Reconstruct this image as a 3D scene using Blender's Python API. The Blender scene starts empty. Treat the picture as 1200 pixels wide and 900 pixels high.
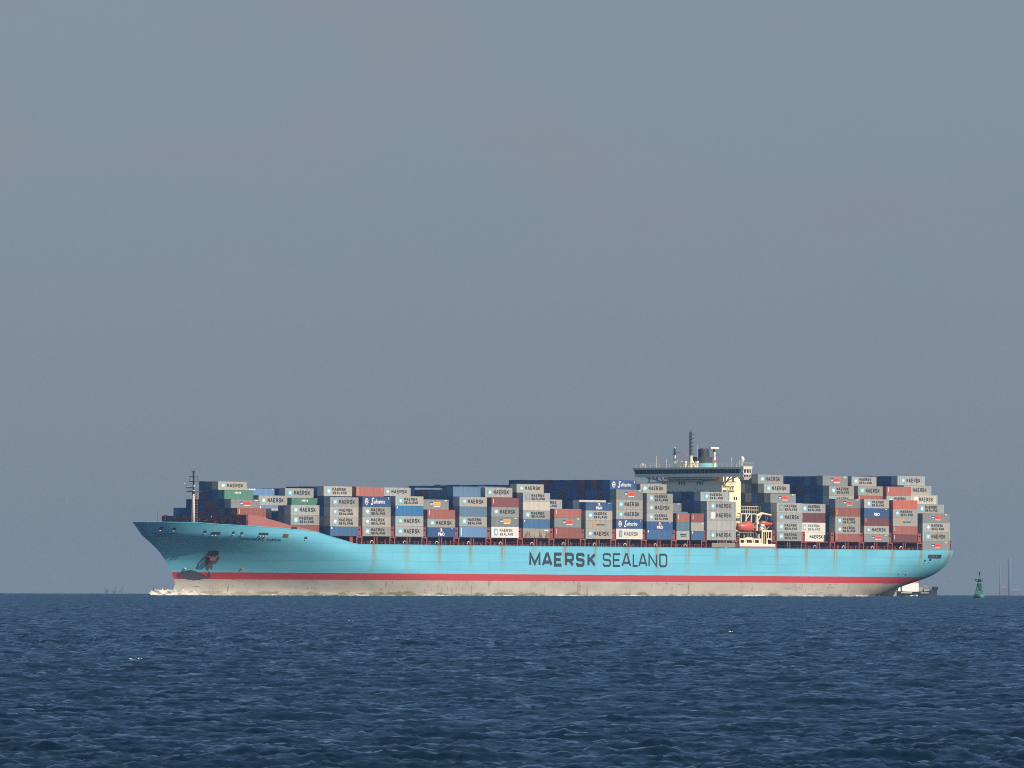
import bpy, math, random
import numpy as np
from mathutils import Matrix, Vector, Euler

R = math.radians
S = bpy.context.scene
C = S.collection

# ------------------------------------------------------------------ camera
F = 11025.0                       # focal length in 1200-px-frame pixels
cam = bpy.data.cameras.new('camera')
cam.sensor_width = 36.0
cam.lens = 36.0 * F / 1200.0
cam.clip_start = 1.0
cam.clip_end = 80000.0
camo = bpy.data.objects.new('camera', cam)
C.objects.link(camo)
EYE = 2.5
camo.matrix_world = (Matrix.Translation((0, 0, EYE)) @ Matrix.Rotation(R(90) + math.atan(234.5 / F), 4, 'X')
                     @ Matrix.Rotation(0.00216, 4, 'Z'))
S.camera = camo

# ------------------------------------------------------------------ sky, sun, exposure
SUN_AZ = Vector((0.93, -0.37)).normalized()      # horizontal direction towards the sun
SUN_EL = R(28)
SKY_STRENGTH = 0.10
SUN_STRENGTH = 4.7
world = bpy.data.worlds.new('World')
S.world = world
world.use_nodes = True
wn, wl = world.node_tree.nodes, world.node_tree.links
for n in list(wn):
    wn.remove(n)
out = wn.new('ShaderNodeOutputWorld')
bg = wn.new('ShaderNodeBackground')
sky = wn.new('ShaderNodeTexSky')
sky.sky_type = 'NISHITA'
sky.sun_disc = False
sky.sun_elevation = SUN_EL
sky.sun_rotation = math.atan2(SUN_AZ.x, SUN_AZ.y)
sky.air_density = 1.0
sky.dust_density = 1.0
sky.ozone_density = 2.5
# a thin even veil of high haze in front of the blue, with very faint drifts of cirrus
tc = wn.new('ShaderNodeTexCoord')
mp = wn.new('ShaderNodeMapping')
mp.inputs['Scale'].default_value = (38, 38, 70)
nz = wn.new('ShaderNodeTexNoise')
nz.inputs['Scale'].default_value = 1.0
nz.inputs['Detail'].default_value = 3.0
wl.new(tc.outputs['Generated'], mp.inputs['Vector'])
wl.new(mp.outputs['Vector'], nz.inputs['Vector'])
rmp = wn.new('ShaderNodeMapRange')
rmp.inputs['From Min'].default_value = 0.46
rmp.inputs['From Max'].default_value = 0.72
rmp.inputs['To Min'].default_value = 0.0
rmp.inputs['To Max'].default_value = 1.0
wl.new(nz.outputs['Fac'], rmp.inputs['Value'])
veil = wn.new('ShaderNodeMix')
veil.data_type = 'RGBA'
sxyz = wn.new('ShaderNodeSeparateXYZ')
wl.new(tc.outputs['Generated'], sxyz.inputs[0])
vr = wn.new('ShaderNodeMapRange')
vr.inputs['From Min'].default_value = 0.04
vr.inputs['From Max'].default_value = 0.40
vr.inputs['To Min'].default_value = 0.78
vr.inputs['To Max'].default_value = 0.20
wl.new(sxyz.outputs['Z'], vr.inputs['Value'])
wl.new(vr.outputs['Result'], veil.inputs['Factor'])
SKY_VEIL = (1.80, 2.40, 3.34, 1)
veil.inputs['B'].default_value = SKY_VEIL
wl.new(sky.outputs['Color'], veil.inputs['A'])
deep = wn.new('ShaderNodeMix')
deep.data_type = 'RGBA'
deep.inputs['B'].default_value = (2.3, 4.55, 8.4, 1)
dr = wn.new('ShaderNodeMapRange')
dr.inputs['From Min'].default_value = 0.07
dr.inputs['From Max'].default_value = 0.42
dr.inputs['To Min'].default_value = 0.0
dr.inputs['To Max'].default_value = 0.8
wl.new(sxyz.outputs['Z'], dr.inputs['Value'])
wl.new(dr.outputs['Result'], deep.inputs['Factor'])
wl.new(veil.outputs['Result'], deep.inputs['A'])
cir = wn.new('ShaderNodeMix')
cir.data_type = 'RGBA'
high = wn.new('ShaderNodeMapRange')
high.inputs['From Min'].default_value = 0.026
high.inputs['From Max'].default_value = 0.055
wl.new(sxyz.outputs['Z'], high.inputs['Value'])
hm = wn.new('ShaderNodeMath'); hm.operation = 'MULTIPLY'
wl.new(rmp.outputs['Result'], hm.inputs[0]); wl.new(high.outputs['Result'], hm.inputs[1])
wl.new(hm.outputs[0], cir.inputs['Factor'])
cm = wn.new('ShaderNodeMix')
cm.data_type = 'RGBA'
cm.inputs['Factor'].default_value = 0.36
cm.inputs['B'].default_value = (3.1, 2.45, 2.75, 1)
wl.new(deep.outputs['Result'], cm.inputs['A'])
wl.new(deep.outputs['Result'], cir.inputs['A'])
wl.new(cm.outputs['Result'], cir.inputs['B'])
wl.new(cir.outputs['Result'], bg.inputs['Color'])
bg.inputs['Strength'].default_value = SKY_STRENGTH
wl.new(bg.outputs['Background'], out.inputs['Surface'])

sun = bpy.data.lights.new('sun', 'SUN')
sun.energy = SUN_STRENGTH
sun.angle = R(0.6)
sun.color = (1.0, 0.90, 0.76)
suno = bpy.data.objects.new('sun', sun)
C.objects.link(suno)
sd = Vector((SUN_AZ.x * math.cos(SUN_EL), SUN_AZ.y * math.cos(SUN_EL), math.sin(SUN_EL)))
suno.rotation_euler = sd.to_track_quat('Z', 'Y').to_euler()
suno.location = (300, -200, 400)

S.view_settings.view_transform = 'Standard'
S.view_settings.look = 'None'
S.view_settings.exposure = 0.0
S.view_settings.gamma = 1.0
S.view_settings.use_curve_mapping = False
S.cycles.filter_width = 1.0
S.cycles.use_denoising = False      # the fine grain left in is like the photograph's

HAZE_DENSITY = 6.0e-5
HAZE_COLOR = (0.222, 0.365, 0.535)
# (share scattered per colour; the rest of each colour's extinction is absorbed)
HAZE_ABSORB = (0.29, 0.16, 0.01)

RE = 4.0e6                         # radius the sea curves away with
def sea_z(x, y):
    return -(x * x + y * y) / (2 * RE)

# ------------------------------------------------------------------ materials
def new_mat(name):
    m = bpy.data.materials.new(name)
    m.use_nodes = True
    return m, m.node_tree.nodes, m.node_tree.links, m.node_tree.nodes['Principled BSDF']

def mat(name, col, rough=0.6, var=0.16, scale=0.6, metal=0.0, objvar=0.12, streak=0.25):
    """painted surface: base colour broken by soft blotches, vertical weather streaks and a per-object tone"""
    m, n, l, b = new_mat(name)
    tc = n.new('ShaderNodeTexCoord')
    n1 = n.new('ShaderNodeTexNoise')
    n1.inputs['Scale'].default_value = scale
    n1.inputs['Detail'].default_value = 5
    l.new(tc.outputs['Object'], n1.inputs['Vector'])
    mp = n.new('ShaderNodeMapping')
    mp.inputs['Scale'].default_value = (2.2, 2.2, 0.25)
    l.new(tc.outputs['Object'], mp.inputs['Vector'])
    n2 = n.new('ShaderNodeTexNoise')
    n2.inputs['Scale'].default_value = 1.0
    n2.inputs['Detail'].default_value = 4
    l.new(mp.outputs['Vector'], n2.inputs['Vector'])
    oi = n.new('ShaderNodeObjectInfo')
    def math_(op, a, bb):
        q = n.new('ShaderNodeMath'); q.operation = op
        for i, v in enumerate((a, bb)):
            if isinstance(v, (int, float)): q.inputs[i].default_value = v
            else: l.new(v, q.inputs[i])
        return q.outputs[0]
    v1 = math_('MULTIPLY', math_('SUBTRACT', n1.outputs['Fac'], 0.5), var * 2)
    v2 = math_('MULTIPLY', math_('SUBTRACT', n2.outputs['Fac'], 0.5), streak * 2)
    v3 = math_('MULTIPLY', math_('SUBTRACT', oi.outputs['Random'], 0.5), objvar * 2)
    val = math_('ADD', math_('ADD', v1, v2), math_('ADD', v3, 1.0))
    mx = n.new('ShaderNodeVectorMath'); mx.operation = 'SCALE'
    mx.inputs[0].default_value = col[:3]
    l.new(val, mx.inputs['Scale'])
    l.new(mx.outputs['Vector'], b.inputs['Base Color'])
    b.inputs['Roughness'].default_value = rough
    b.inputs['Metallic'].default_value = metal
    return m

M = {}
M['grey'] = mat('container_grey_paint', (0.335, 0.328, 0.302), 0.6, objvar=0.2, streak=0.4)
M['tan'] = mat('container_tan_paint', (0.365, 0.338, 0.283), 0.65, objvar=0.2, streak=0.4)
M['white'] = mat('container_white_paint', (0.74, 0.70, 0.62), 0.55, 0.06, objvar=0.05, streak=0.08)
M['cream'] = mat('container_cream_paint', (0.56, 0.50, 0.41), 0.6, 0.08, objvar=0.05)
M['greygreen'] = mat('container_slate_grey_paint', (0.20, 0.215, 0.205), 0.6)
M['teal'] = mat('container_slate_teal_paint', (0.09, 0.17, 0.22), 0.6)
M['blue'] = mat('container_blue_paint', (0.045, 0.125, 0.27), 0.55)
M['bright_blue'] = mat('container_bright_blue_paint', (0.03, 0.19, 0.40), 0.5)
M['steel_blue'] = mat('container_steel_blue_paint', (0.10, 0.185, 0.29), 0.6)
M['light_blue'] = mat('container_light_blue_paint', (0.12, 0.24, 0.42), 0.6)
M['saf_blue'] = mat('container_royal_blue_paint', (0.03, 0.085, 0.215), 0.5)
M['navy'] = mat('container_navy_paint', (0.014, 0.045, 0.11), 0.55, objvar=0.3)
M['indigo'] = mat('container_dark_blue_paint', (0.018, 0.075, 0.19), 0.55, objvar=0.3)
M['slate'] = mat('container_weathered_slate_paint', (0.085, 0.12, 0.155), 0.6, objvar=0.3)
M['brown'] = mat('container_brown_paint', (0.27, 0.085, 0.062), 0.65)
M['salmon'] = mat('container_faded_red_paint', (0.37, 0.115, 0.085), 0.65)
M['orange'] = mat('container_orange_red_paint', (0.50, 0.13, 0.075), 0.6)
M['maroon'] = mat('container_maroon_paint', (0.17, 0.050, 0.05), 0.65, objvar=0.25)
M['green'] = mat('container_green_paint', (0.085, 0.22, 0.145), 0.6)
M['dark_green'] = mat('container_dark_green_paint', (0.03, 0.10, 0.09), 0.6)

M['letter_dark'] = mat('lettering_slate', (0.014, 0.030, 0.046), 0.6, 0.1)
M['letter_faded'] = mat('lettering_faded_grey', (0.17, 0.17, 0.165), 0.6, 0.2)
M['frame_aqua'] = mat('end_frame_aqua', (0.22, 0.42, 0.48), 0.6, 0.1)
M['letter_white'] = mat('lettering_white', (0.78, 0.77, 0.74), 0.6, 0.1)
M['letter_yellow'] = mat('lettering_yellow', (0.80, 0.50, 0.08), 0.6, 0.1)
M['emblem_blue'] = mat('emblem_sky_blue', (0.20, 0.44, 0.51), 0.5, 0.05)
M['emblem_teal'] = mat('emblem_teal', (0.13, 0.30, 0.33), 0.5, 0.05)
M['panel_red'] = mat('panel_red', (0.72, 0.13, 0.07), 0.5, 0.05)
M['panel_yellow'] = mat('panel_yellow', (0.75, 0.52, 0.13), 0.5, 0.05)
M['panel_navy'] = mat('panel_navy', (0.04, 0.06, 0.22), 0.5, 0.05)
M['mark_orange'] = mat('mark_orange', (0.72, 0.22, 0.05), 0.5, 0.05)

M['ship_red'] = mat('deck_oxide_red', (0.27, 0.062, 0.05), 0.7)
M['ship_maroon'] = mat('deck_maroon_breakwater_shade', (0.145, 0.040, 0.042), 0.7)  # deck maroon; on the breakwater front it paints in the shade
M['rail_red'] = mat('red_oxide_breakwater_lit', (0.36, 0.115, 0.09), 0.65, streak=0.1)  # lighter red; on the breakwater wings it paints in the sunlight
M['cream_paint'] = mat('superstructure_cream_paint', (0.88, 0.77, 0.53), 0.5, 0.05, 0.4, streak=0.10)
M['white_paint'] = mat('superstructure_white_paint', (0.78, 0.72, 0.60), 0.5, 0.06)
M['funnel_black'] = mat('funnel_black_paint', (0.035, 0.035, 0.042), 0.6)
M['funnel_blue'] = mat('funnel_light_blue_paint', (0.20, 0.50, 0.56), 0.5)
M['mast_dark'] = mat('mast_dark_grey', (0.045, 0.055, 0.07), 0.6)
M['boat_red'] = mat('lifeboat_red_plastic', (0.54, 0.10, 0.06), 0.4, 0.06)
M['galv'] = mat('weathered_steel', (0.33, 0.29, 0.24), 0.6)
M['rubber_and_shade'] = mat('black_rubber_and_shade', (0.02, 0.022, 0.025), 0.8)  # rubber, and the painted shade of openings and the anchor recess
M['flag_red'] = mat('flag_red', (0.55, 0.02, 0.03), 0.8)
M['stain'] = mat('rust_wash', (0.11, 0.085, 0.045), 0.85, 0.5, 1.0, streak=0.5)
M['anchor'] = mat('rusty_anchor', (0.13, 0.05, 0.045), 0.85, 0.4, 1.5, streak=0.4)
M['rust'] = mat('rust_brown', (0.16, 0.07, 0.035), 0.85, 0.4, 1.5, streak=0.4)
M['scrape'] = mat('worn_dark_primer', (0.055, 0.05, 0.06), 0.8, 0.5, 1.2, streak=0.3)
M['gullgreen'] = mat('buoy_green_paint', (0.04, 0.20, 0.115), 0.5)
M['dkgreen'] = mat('buoy_dark_green_paint', (0.012, 0.06, 0.05), 0.5)
M['launch_hull'] = mat('launch_dark_hull', (0.015, 0.025, 0.035), 0.5)
M['hazed_concrete'] = mat('chimney_hazed_concrete', (0.185, 0.24, 0.31), 0.9)  # haze put into the colour: concrete tinted close to the sky tone
M['brickfar'] = mat('far_brick', (0.27, 0.235, 0.23), 0.9)
mg, n_, l_, b_ = new_mat('bridge_glass')
b_.inputs['Base Color'].default_value = (0.015, 0.035, 0.05, 1)
b_.inputs['Roughness'].default_value = 0.12
M['glass'] = mg

def rusty(name):
    m, n, l, b = new_mat(name)
    tc = n.new('ShaderNodeTexCoord')
    nz = n.new('ShaderNodeTexNoise'); nz.inputs['Scale'].default_value = 1.1; nz.inputs['Detail'].default_value = 6
    l.new(tc.outputs['Object'], nz.inputs['Vector'])
    sx = n.new('ShaderNodeSeparateXYZ'); l.new(tc.outputs['Object'], sx.inputs[0])
    ad = n.new('ShaderNodeMath'); ad.operation = 'MULTIPLY_ADD'
    l.new(sx.outputs['Z'], ad.inputs[0]); ad.inputs[1].default_value = -0.22; l.new(nz.outputs['Fac'], ad.inputs[2])
    cr = n.new('ShaderNodeValToRGB')
    cr.color_ramp.elements[0].position = 0.36; cr.color_ramp.elements[0].color = (0.33, 0.31, 0.25, 1)
    cr.color_ramp.elements[1].position = 0.56; cr.color_ramp.elements[1].color = (0.20, 0.09, 0.04, 1)
    l.new(ad.outputs[0], cr.inputs['Fac'])
    l.new(cr.outputs['Color'], b.inputs['Base Color'])
    b.inputs['Roughness'].default_value = 0.8
    return m
M['rusty_tan'] = rusty('container_rusting_tan_paint')

def hull_mat():
    m, n, l, b = new_mat('hull_paint')
    tc = n.new('ShaderNodeTexCoord')
    sx = n.new('ShaderNodeSeparateXYZ'); l.new(tc.outputs['Object'], sx.inputs[0])
    def mth(op, *a, clamp=False):
        q = n.new('ShaderNodeMath'); q.operation = op; q.use_clamp = clamp
        for i, v in enumerate(a):
            if isinstance(v, (int, float)): q.inputs[i].default_value = v
            else: l.new(v, q.inputs[i])
        return q.outputs[0]
    def noise(scale3, sc=1.0, det=5, rough=0.55):
        mp = n.new('ShaderNodeMapping'); mp.inputs['Scale'].default_value = scale3
        l.new(tc.outputs['Object'], mp.inputs['Vector'])
        q = n.new('ShaderNodeTexNoise'); q.inputs['Scale'].default_value = sc
        q.inputs['Detail'].default_value = det; q.inputs['Roughness'].default_value = rough
        l.new(mp.outputs['Vector'], q.inputs['Vector'])
        return q.outputs['Fac']
    def ramp(f, a, bb):
        q = n.new('ShaderNodeMapRange'); q.interpolation_type = 'SMOOTHSTEP'
        q.inputs['From Min'].default_value = a; q.inputs['From Max'].default_value = bb
        l.new(f, q.inputs['Value'])
        return q.outputs['Result']
    def mix(f, a, bb):
        q = n.new('ShaderNodeMix'); q.data_type = 'RGBA'
        if isinstance(f, (int, float)): q.inputs['Factor'].default_value = f
        else: l.new(f, q.inputs['Factor'])
        for k, v in (('A', a), ('B', bb)):
            if isinstance(v, tuple): q.inputs[k].default_value = v
            else: l.new(v, q.inputs[k])
        return q.outputs['Result']
    X, Z = sx.outputs['X'], sx.outputs['Z']
    wob = mth('MULTIPLY_ADD', noise((0.35, 0.35, 0.35), 1.0, 3), 0.16, mth('ADD', Z, -0.08))
    blotch = noise((0.05, 0.05, 0.12), 1.0, 6)
    fine = noise((0.55, 0.55, 0.12), 1.0, 5)
    blue = mix(ramp(blotch, 0.35, 0.7), (0.145, 0.49, 0.63, 1), (0.165, 0.525, 0.66, 1))
    # panels repainted a slightly different shade
    vor = n.new('ShaderNodeTexBrick')
    mpb = n.new('ShaderNodeMapping'); mpb.inputs['Rotation'].default_value = (R(90), 0, 0)
    mpb.inputs['Scale'].default_value = (0.1, 0.1, 0.1)
    l.new(tc.outputs['Object'], mpb.inputs['Vector'])
    l.new(mpb.outputs['Vector'], vor.inputs['Vector'])
    vor.inputs['Color1'].default_value = (0.91, 0.92, 0.93, 1)
    vor.inputs['Color2'].default_value = (1.04, 1.04, 1.03, 1)
    vor.inputs['Mortar'].default_value = (0.84, 0.84, 0.84, 1)
    vor.inputs['Scale'].default_value = 1.0
    vor.inputs['Mortar Size'].default_value = 0.010
    vor.inputs['Brick Width'].default_value = 1.21
    vor.inputs['Row Height'].default_value = 0.245
    vm = n.new('ShaderNodeMix'); vm.data_type = 'RGBA'; vm.blend_type = 'MULTIPLY'; vm.inputs['Factor'].default_value = 0.8
    l.new(blue, vm.inputs['A']); l.new(vor.outputs['Color'], vm.inputs['B'])
    blue = vm.outputs['Result']
    # rust washed down from the deck edge under the lashing posts and scuppers
    fr = mth('FRACT', mth('DIVIDE', mth('ADD', X, 0.6), 14.1))
    near = mth('SUBTRACT', 1.0, ramp(mth('ABSOLUTE', mth('SUBTRACT', fr, 0.5)), 0.01, 0.13))
    near = mth('MULTIPLY', near, ramp(X, 66, 76))
    sc1 = noise((1.3, 1.3, 0.04), 1.0, 4, 0.65)
    which = noise((0.11, 0.0, 0.0), 1.0, 1)
    depth = ramp(mth('ADD', Z, mth('MULTIPLY', which, 9.0)), 10.0, 19.5)
    st = mth('MULTIPLY', mth('MULTIPLY', near, depth), mth('MULTIPLY', ramp(sc1, 0.32, 0.58), ramp(noise((0.16, 0.0, 0.0), 1.0, 1), 0.22, 0.50)))
    st2 = mth('MULTIPLY', mth('MULTIPLY', ramp(sc1, 0.60, 0.74), ramp(mth('ADD', Z, mth('MULTIPLY', fine, 4)), 9.0, 16.5)), 0.45)
    stain = mth('MULTIPLY', mth('MAXIMUM', mth('MULTIPLY', st, 1.0), st2), ramp(X, 40, 74))
    blue = mix(stain, blue, (0.25, 0.235, 0.10, 1))
    red = mix(ramp(noise((0.8, 0.8, 0.9), 1.0, 6), 0.62, 0.74), (0.46, 0.042, 0.048, 1), (0.34, 0.09, 0.08, 1))
    white = mix(ramp(noise((0.12, 0.12, 0.3), 1.0, 5), 0.35, 0.7), (0.43, 0.395, 0.33, 1), (0.35, 0.325, 0.275, 1))
    ws = mth('MULTIPLY', ramp(noise((1.1, 1.1, 0.16), 1.0, 4, 0.7), 0.55, 0.66), ramp(noise((0.08, 0.08, 0.3), 1.0, 2), 0.42, 0.6))
    white = mix(mth('MULTIPLY', ws, 0.75), white, (0.22, 0.10, 0.045, 1))
    scr = mth('MULTIPLY', ramp(noise((0.25, 0.25, 2.2), 1.0, 5, 0.6), 0.57, 0.66), ramp(noise((0.03, 0.03, 0.6), 1.0, 2), 0.5, 0.62))
    white = mix(mth('MULTIPLY', scr, 0.7), white, (0.06, 0.055, 0.05, 1))
    alg = mth('MULTIPLY', mth('SUBTRACT', 1.0, ramp(mth('MULTIPLY_ADD', noise((0.12, 0.12, 0.25), 1.0, 6, 0.65), -4.4, mth('ADD', Z, 1.75)), -0.3, 0.45)), 0.85)
    white = mix(alg, white, (0.15, 0.15, 0.06, 1))
    col = mix(ramp(wob, 4.24, 4.30), white, red)
    col = mix(ramp(wob, 6.22, 6.28), col, blue)
    l.new(col, b.inputs['Base Color'])
    b.inputs['Roughness'].default_value = 0.5
    b.inputs['Specular IOR Level'].default_value = 0.3
    # plating a little dished between frames
    bp = n.new('ShaderNodeBump'); bp.inputs['Strength'].default_value = 0.25; bp.inputs['Distance'].default_value = 0.10
    l.new(noise((0.28, 0.28, 0.4), 1.0, 2), bp.inputs['Height'])
    l.new(bp.outputs['Normal'], b.inputs['Normal'])
    return m
M['hull'] = hull_mat()

def foam_mat():
    m, n, l, b = new_mat('sea_foam')
    tc = n.new('ShaderNodeTexCoord')
    nz = n.new('ShaderNodeTexNoise'); nz.inputs['Scale'].default_value = 0.5; nz.inputs['Detail'].default_value = 6
    mp = n.new('ShaderNodeMapping'); mp.inputs['Scale'].default_value = (1.0, 1.0, 2.5)
    l.new(tc.outputs['Object'], mp.inputs['Vector']); l.new(mp.outputs['Vector'], nz.inputs['Vector'])
    cr = n.new('ShaderNodeValToRGB')
    cr.color_ramp.elements[0].position = 0.34; cr.color_ramp.elements[0].color = (0.20, 0.20, 0.16, 1)
    cr.color_ramp.elements[1].position = 0.50; cr.color_ramp.elements[1].color = (0.72, 0.66, 0.56, 1)
    l.new(nz.outputs['Fac'], cr.inputs['Fac'])
    l.new(cr.outputs['Color'], b.inputs['Base Color'])
    b.inputs['Roughness'].default_value = 0.8
    return m
M['foam'] = foam_mat()

SEA_BODY = (0.0006, 0.0125, 0.0215)
RIPPLE, LEAN = 1.3, 0.29
def sea_mat():
    m, n, l, b = new_mat('sea_water')
    tc = n.new('ShaderNodeTexCoord')
    nz = n.new('ShaderNodeTexNoise'); nz.inputs['Scale'].default_value = 0.02; nz.inputs['Detail'].default_value = 3
    l.new(tc.outputs['Object'], nz.inputs['Vector'])
    mx = n.new('ShaderNodeMix'); mx.data_type = 'RGBA'
    l.new(nz.outputs['Fac'], mx.inputs['Factor'])
    mx.inputs['A'].default_value = tuple(c * 0.8 for c in SEA_BODY) + (1,)
    mx.inputs['B'].default_value = tuple(c * 1.2 for c in SEA_BODY) + (1,)
    l.new(mx.outputs['Result'], b.inputs['Base Color'])
    b.inputs['Roughness'].default_value = 0.05
    b.inputs['IOR'].default_value = 1.333
    # slopes of the ripples too small to model; their lee faces look towards the wind (-y)
    n2 = n.new('ShaderNodeTexNoise'); n2.inputs['Scale'].default_value = 1.7; n2.inputs['Detail'].default_value = 5; n2.inputs['Roughness'].default_value = 0.65
    mp2 = n.new('ShaderNodeMapping'); mp2.inputs['Scale'].default_value = (0.45, 1.0, 1.0)
    l.new(tc.outputs['Object'], mp2.inputs['Vector']); l.new(mp2.outputs['Vector'], n2.inputs['Vector'])
    sub = n.new('ShaderNodeVectorMath'); sub.operation = 'MULTIPLY_ADD'
    l.new(n2.outputs['Color'], sub.inputs[0])
    sub.inputs[1].default_value = (RIPPLE, RIPPLE, 0)
    sub.inputs[2].default_value = (-RIPPLE / 2, -RIPPLE / 2 - LEAN, 0)
    ge = n.new('ShaderNodeNewGeometry')
    ad = n.new('ShaderNodeVectorMath'); ad.operation = 'ADD'
    l.new(ge.outputs['Normal'], ad.inputs[0]); l.new(sub.outputs['Vector'], ad.inputs[1])
    no = n.new('ShaderNodeVectorMath'); no.operation = 'NORMALIZE'
    l.new(ad.outputs['Vector'], no.inputs[0])
    l.new(no.outputs['Vector'], b.inputs['Normal'])
    return m
M['sea'] = sea_mat()

# ------------------------------------------------------------------ mesh helpers
class MB:
    def __init__(self):
        self.v, self.f = [], []
    def add(self, vs, fs):
        k = len(self.v)
        self.v += [tuple(p) for p in vs]
        self.f += [tuple(i + k for i in q) for q in fs]
        return self
    def box(self, x0, x1, y0, y1, z0, z1):
        return self.add([(x0, y0, z0), (x1, y0, z0), (x1, y1, z0), (x0, y1, z0), (x0, y0, z1), (x1, y0, z1), (x1, y1, z1), (x0, y1, z1)],
                        [(0, 3, 2, 1), (4, 5, 6, 7), (0, 1, 5, 4), (1, 2, 6, 5), (2, 3, 7, 6), (3, 0, 4, 7)])
    def hexa(self, lo, hi):
        """lo, hi: four points each, same winding"""
        return self.add(list(lo) + list(hi), [(0, 3, 2, 1), (4, 5, 6, 7), (0, 1, 5, 4), (1, 2, 6, 5), (2, 3, 7, 6), (3, 0, 4, 7)])
    def bar(self, a, b, r, n=6, r2=None):
        a, b = Vector(a), Vector(b)
        d = (b - a).normalized()
        q = d.orthogonal().normalized(); p = d.cross(q)
        r2 = r if r2 is None else r2
        vs = []
        for c, rr in ((a, r), (b, r2)):
            for i in range(n):
                t = 2 * math.pi * (i + 0.5) / n
                vs.append(c + (q * math.cos(t) + p * math.sin(t)) * rr)
        fs = [(i, (i + 1) % n, n + (i + 1) % n, n + i) for i in range(n)] + [tuple(range(n))[::-1], tuple(range(n, 2 * n))]
        return self.add(vs, fs)
    def lathe(self, prof, c=(0, 0, 0), n=20, sx=1.0, sy=1.0):
        vs = []
        for r, z in prof:
            for i in range(n):
                t = 2 * math.pi * i / n
                vs.append((c[0] + r * sx * math.cos(t), c[1] + r * sy * math.sin(t), c[2] + z))
        fs = []
        for k in range(len(prof) - 1):
            for i in range(n):
                j = (i + 1) % n
                fs.append((k * n + i, k * n + j, (k + 1) * n + j, (k + 1) * n + i))
        fs += [tuple(range(n))[::-1], tuple((len(prof) - 1) * n + i for i in range(n))]
        return self.add(vs, fs)
    def plate(self, pts, y, th=0.02):
        """flat outline of (x, z) points standing in the plane y, thickness towards +y"""
        n = len(pts)
        vs = [(p[0], y, p[1]) for p in pts] + [(p[0], y + th, p[1]) for p in pts]
        return self.add(vs, [tuple(range(n))[::-1], tuple(range(n, 2 * n))] + [(i, (i + 1) % n, n + (i + 1) % n, n + i) for i in range(n)])
    def mesh(self, name, mats=None, smooth=False):
        me = bpy.data.meshes.new(name)
        me.from_pydata(self.v, [], self.f)
        for m in (mats or []):
            me.materials.append(m)
        if smooth:
            me.polygons.foreach_set('use_smooth', [True] * len(me.polygons))
        me.update()
        return me
    def build(self, name, m, parent=None, smooth=False):
        o = bpy.data.objects.new(name, self.mesh(name, [m], smooth))
        C.objects.link(o)
        if parent is not None:
            o.parent = parent
        return o

def tag(o, label=None, cat=None, group=None, kind=None):
    for k, v in (('label', label), ('category', cat), ('group', group), ('kind', kind)):
        if v: o[k] = v
    return o

def empty(name, loc=(0, 0, 0), rot=None):
    o = bpy.data.objects.new(name, None)
    o.empty_display_size = 0.5
    o.location = loc
    if rot is not None: o.rotation_euler = rot
    C.objects.link(o)
    return o

_tc = {}
def text_geo(body, w, h, bold=0.0, shear=0.0):
    """letters as flat faces filling a w x h rectangle: ([(x, z)], faces)"""
    key = (body, bold, shear)
    if key not in _tc:
        cu = bpy.data.curves.new('t', 'FONT')
        cu.body = body; cu.offset = bold; cu.shear = shear; cu.resolution_u = 2
        o = bpy.data.objects.new('t', cu); C.objects.link(o)
        bpy.context.view_layer.update()
        me = bpy.data.meshes.new_from_object(o.evaluated_get(bpy.context.evaluated_depsgraph_get()))
        co = np.array([v.co[:2] for v in me.vertices]); fs = [tuple(p.vertices) for p in me.polygons]
        bpy.data.objects.remove(o); bpy.data.curves.remove(cu); bpy.data.meshes.remove(me)
        co = (co - co.min(0)) / (co.max(0) - co.min(0))
        _tc[key] = (co, fs)
    co, fs = _tc[key]
    return [(x * w, z * h) for x, z in co], fs

def put_text(mb, body, x, z, w, h, y=-0.03, bold=0.02, shear=0.0):
    p, fs = text_geo(body, w, h, bold, shear)
    mb.add([(x + a, y, z + b) for a, b in p], fs)

GLYPH = {
    'M': (1.0, [[(0, 0), (0, 1), (.5, .12), (1, 1), (1, 0)]]), 'm': (1.0, [[(0, 0), (0, 1), (.5, .42), (1, 1), (1, 0)]]),
    'A': (1.0, [[(0, 0), (.42, 1), (.58, 1), (1, 0)], [(.2, .27), (.8, .27)]]),
    'E': (.85, [[(1, 1), (0, 1), (0, 0), (1, 0)], [(0, .5), (.88, .5)]]),
    'R': (.9, [[(0, 0), (0, 1), (.8, 1), (1, .88), (1, .55), (.8, .43), (0, .43)], [(.55, .43), (1, 0)]]),
    'S': (.85, [[(1, .78), (1, .9), (.86, 1), (.14, 1), (0, .9), (0, .62), (.14, .52), (.86, .48), (1, .38), (1, .1), (.86, 0), (.14, 0), (0, .1), (0, .22)]]),
    'K': (.85, [[(0, 0), (0, 1)], [(1, 1), (.05, .40)], [(.34, .58), (1, 0)]]),
    'L': (.7, [[(0, 1), (0, 0), (1, 0)]]),
    'N': (.95, [[(0, 0), (0, 1), (1, 0), (1, 1)]]),
    'D': (.88, [[(0, .0), (0, 1), (.78, 1), (1, .86), (1, .14), (.78, 0), (.02, 0)]]),
}
def ribbon(pts, w):
    P = [Vector((a, b)) for a, b in pts]
    L, Q = [], []
    for i, p in enumerate(P):
        d0 = (p - P[i - 1]).normalized() if i else None
        d1 = (P[i + 1] - p).normalized() if i < len(P) - 1 else None
        a = d0 or d1; b = d1 or d0
        n0, n1 = Vector((-a.y, a.x)), Vector((-b.y, b.x))
        m = n0 + n1
        m = m.normalized() if m.length > 1e-4 else n0
        k = w / 2 / max(0.45, m.dot(n0))
        L.append(p + m * k); Q.append(p - m * k)
    return L, Q

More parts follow.
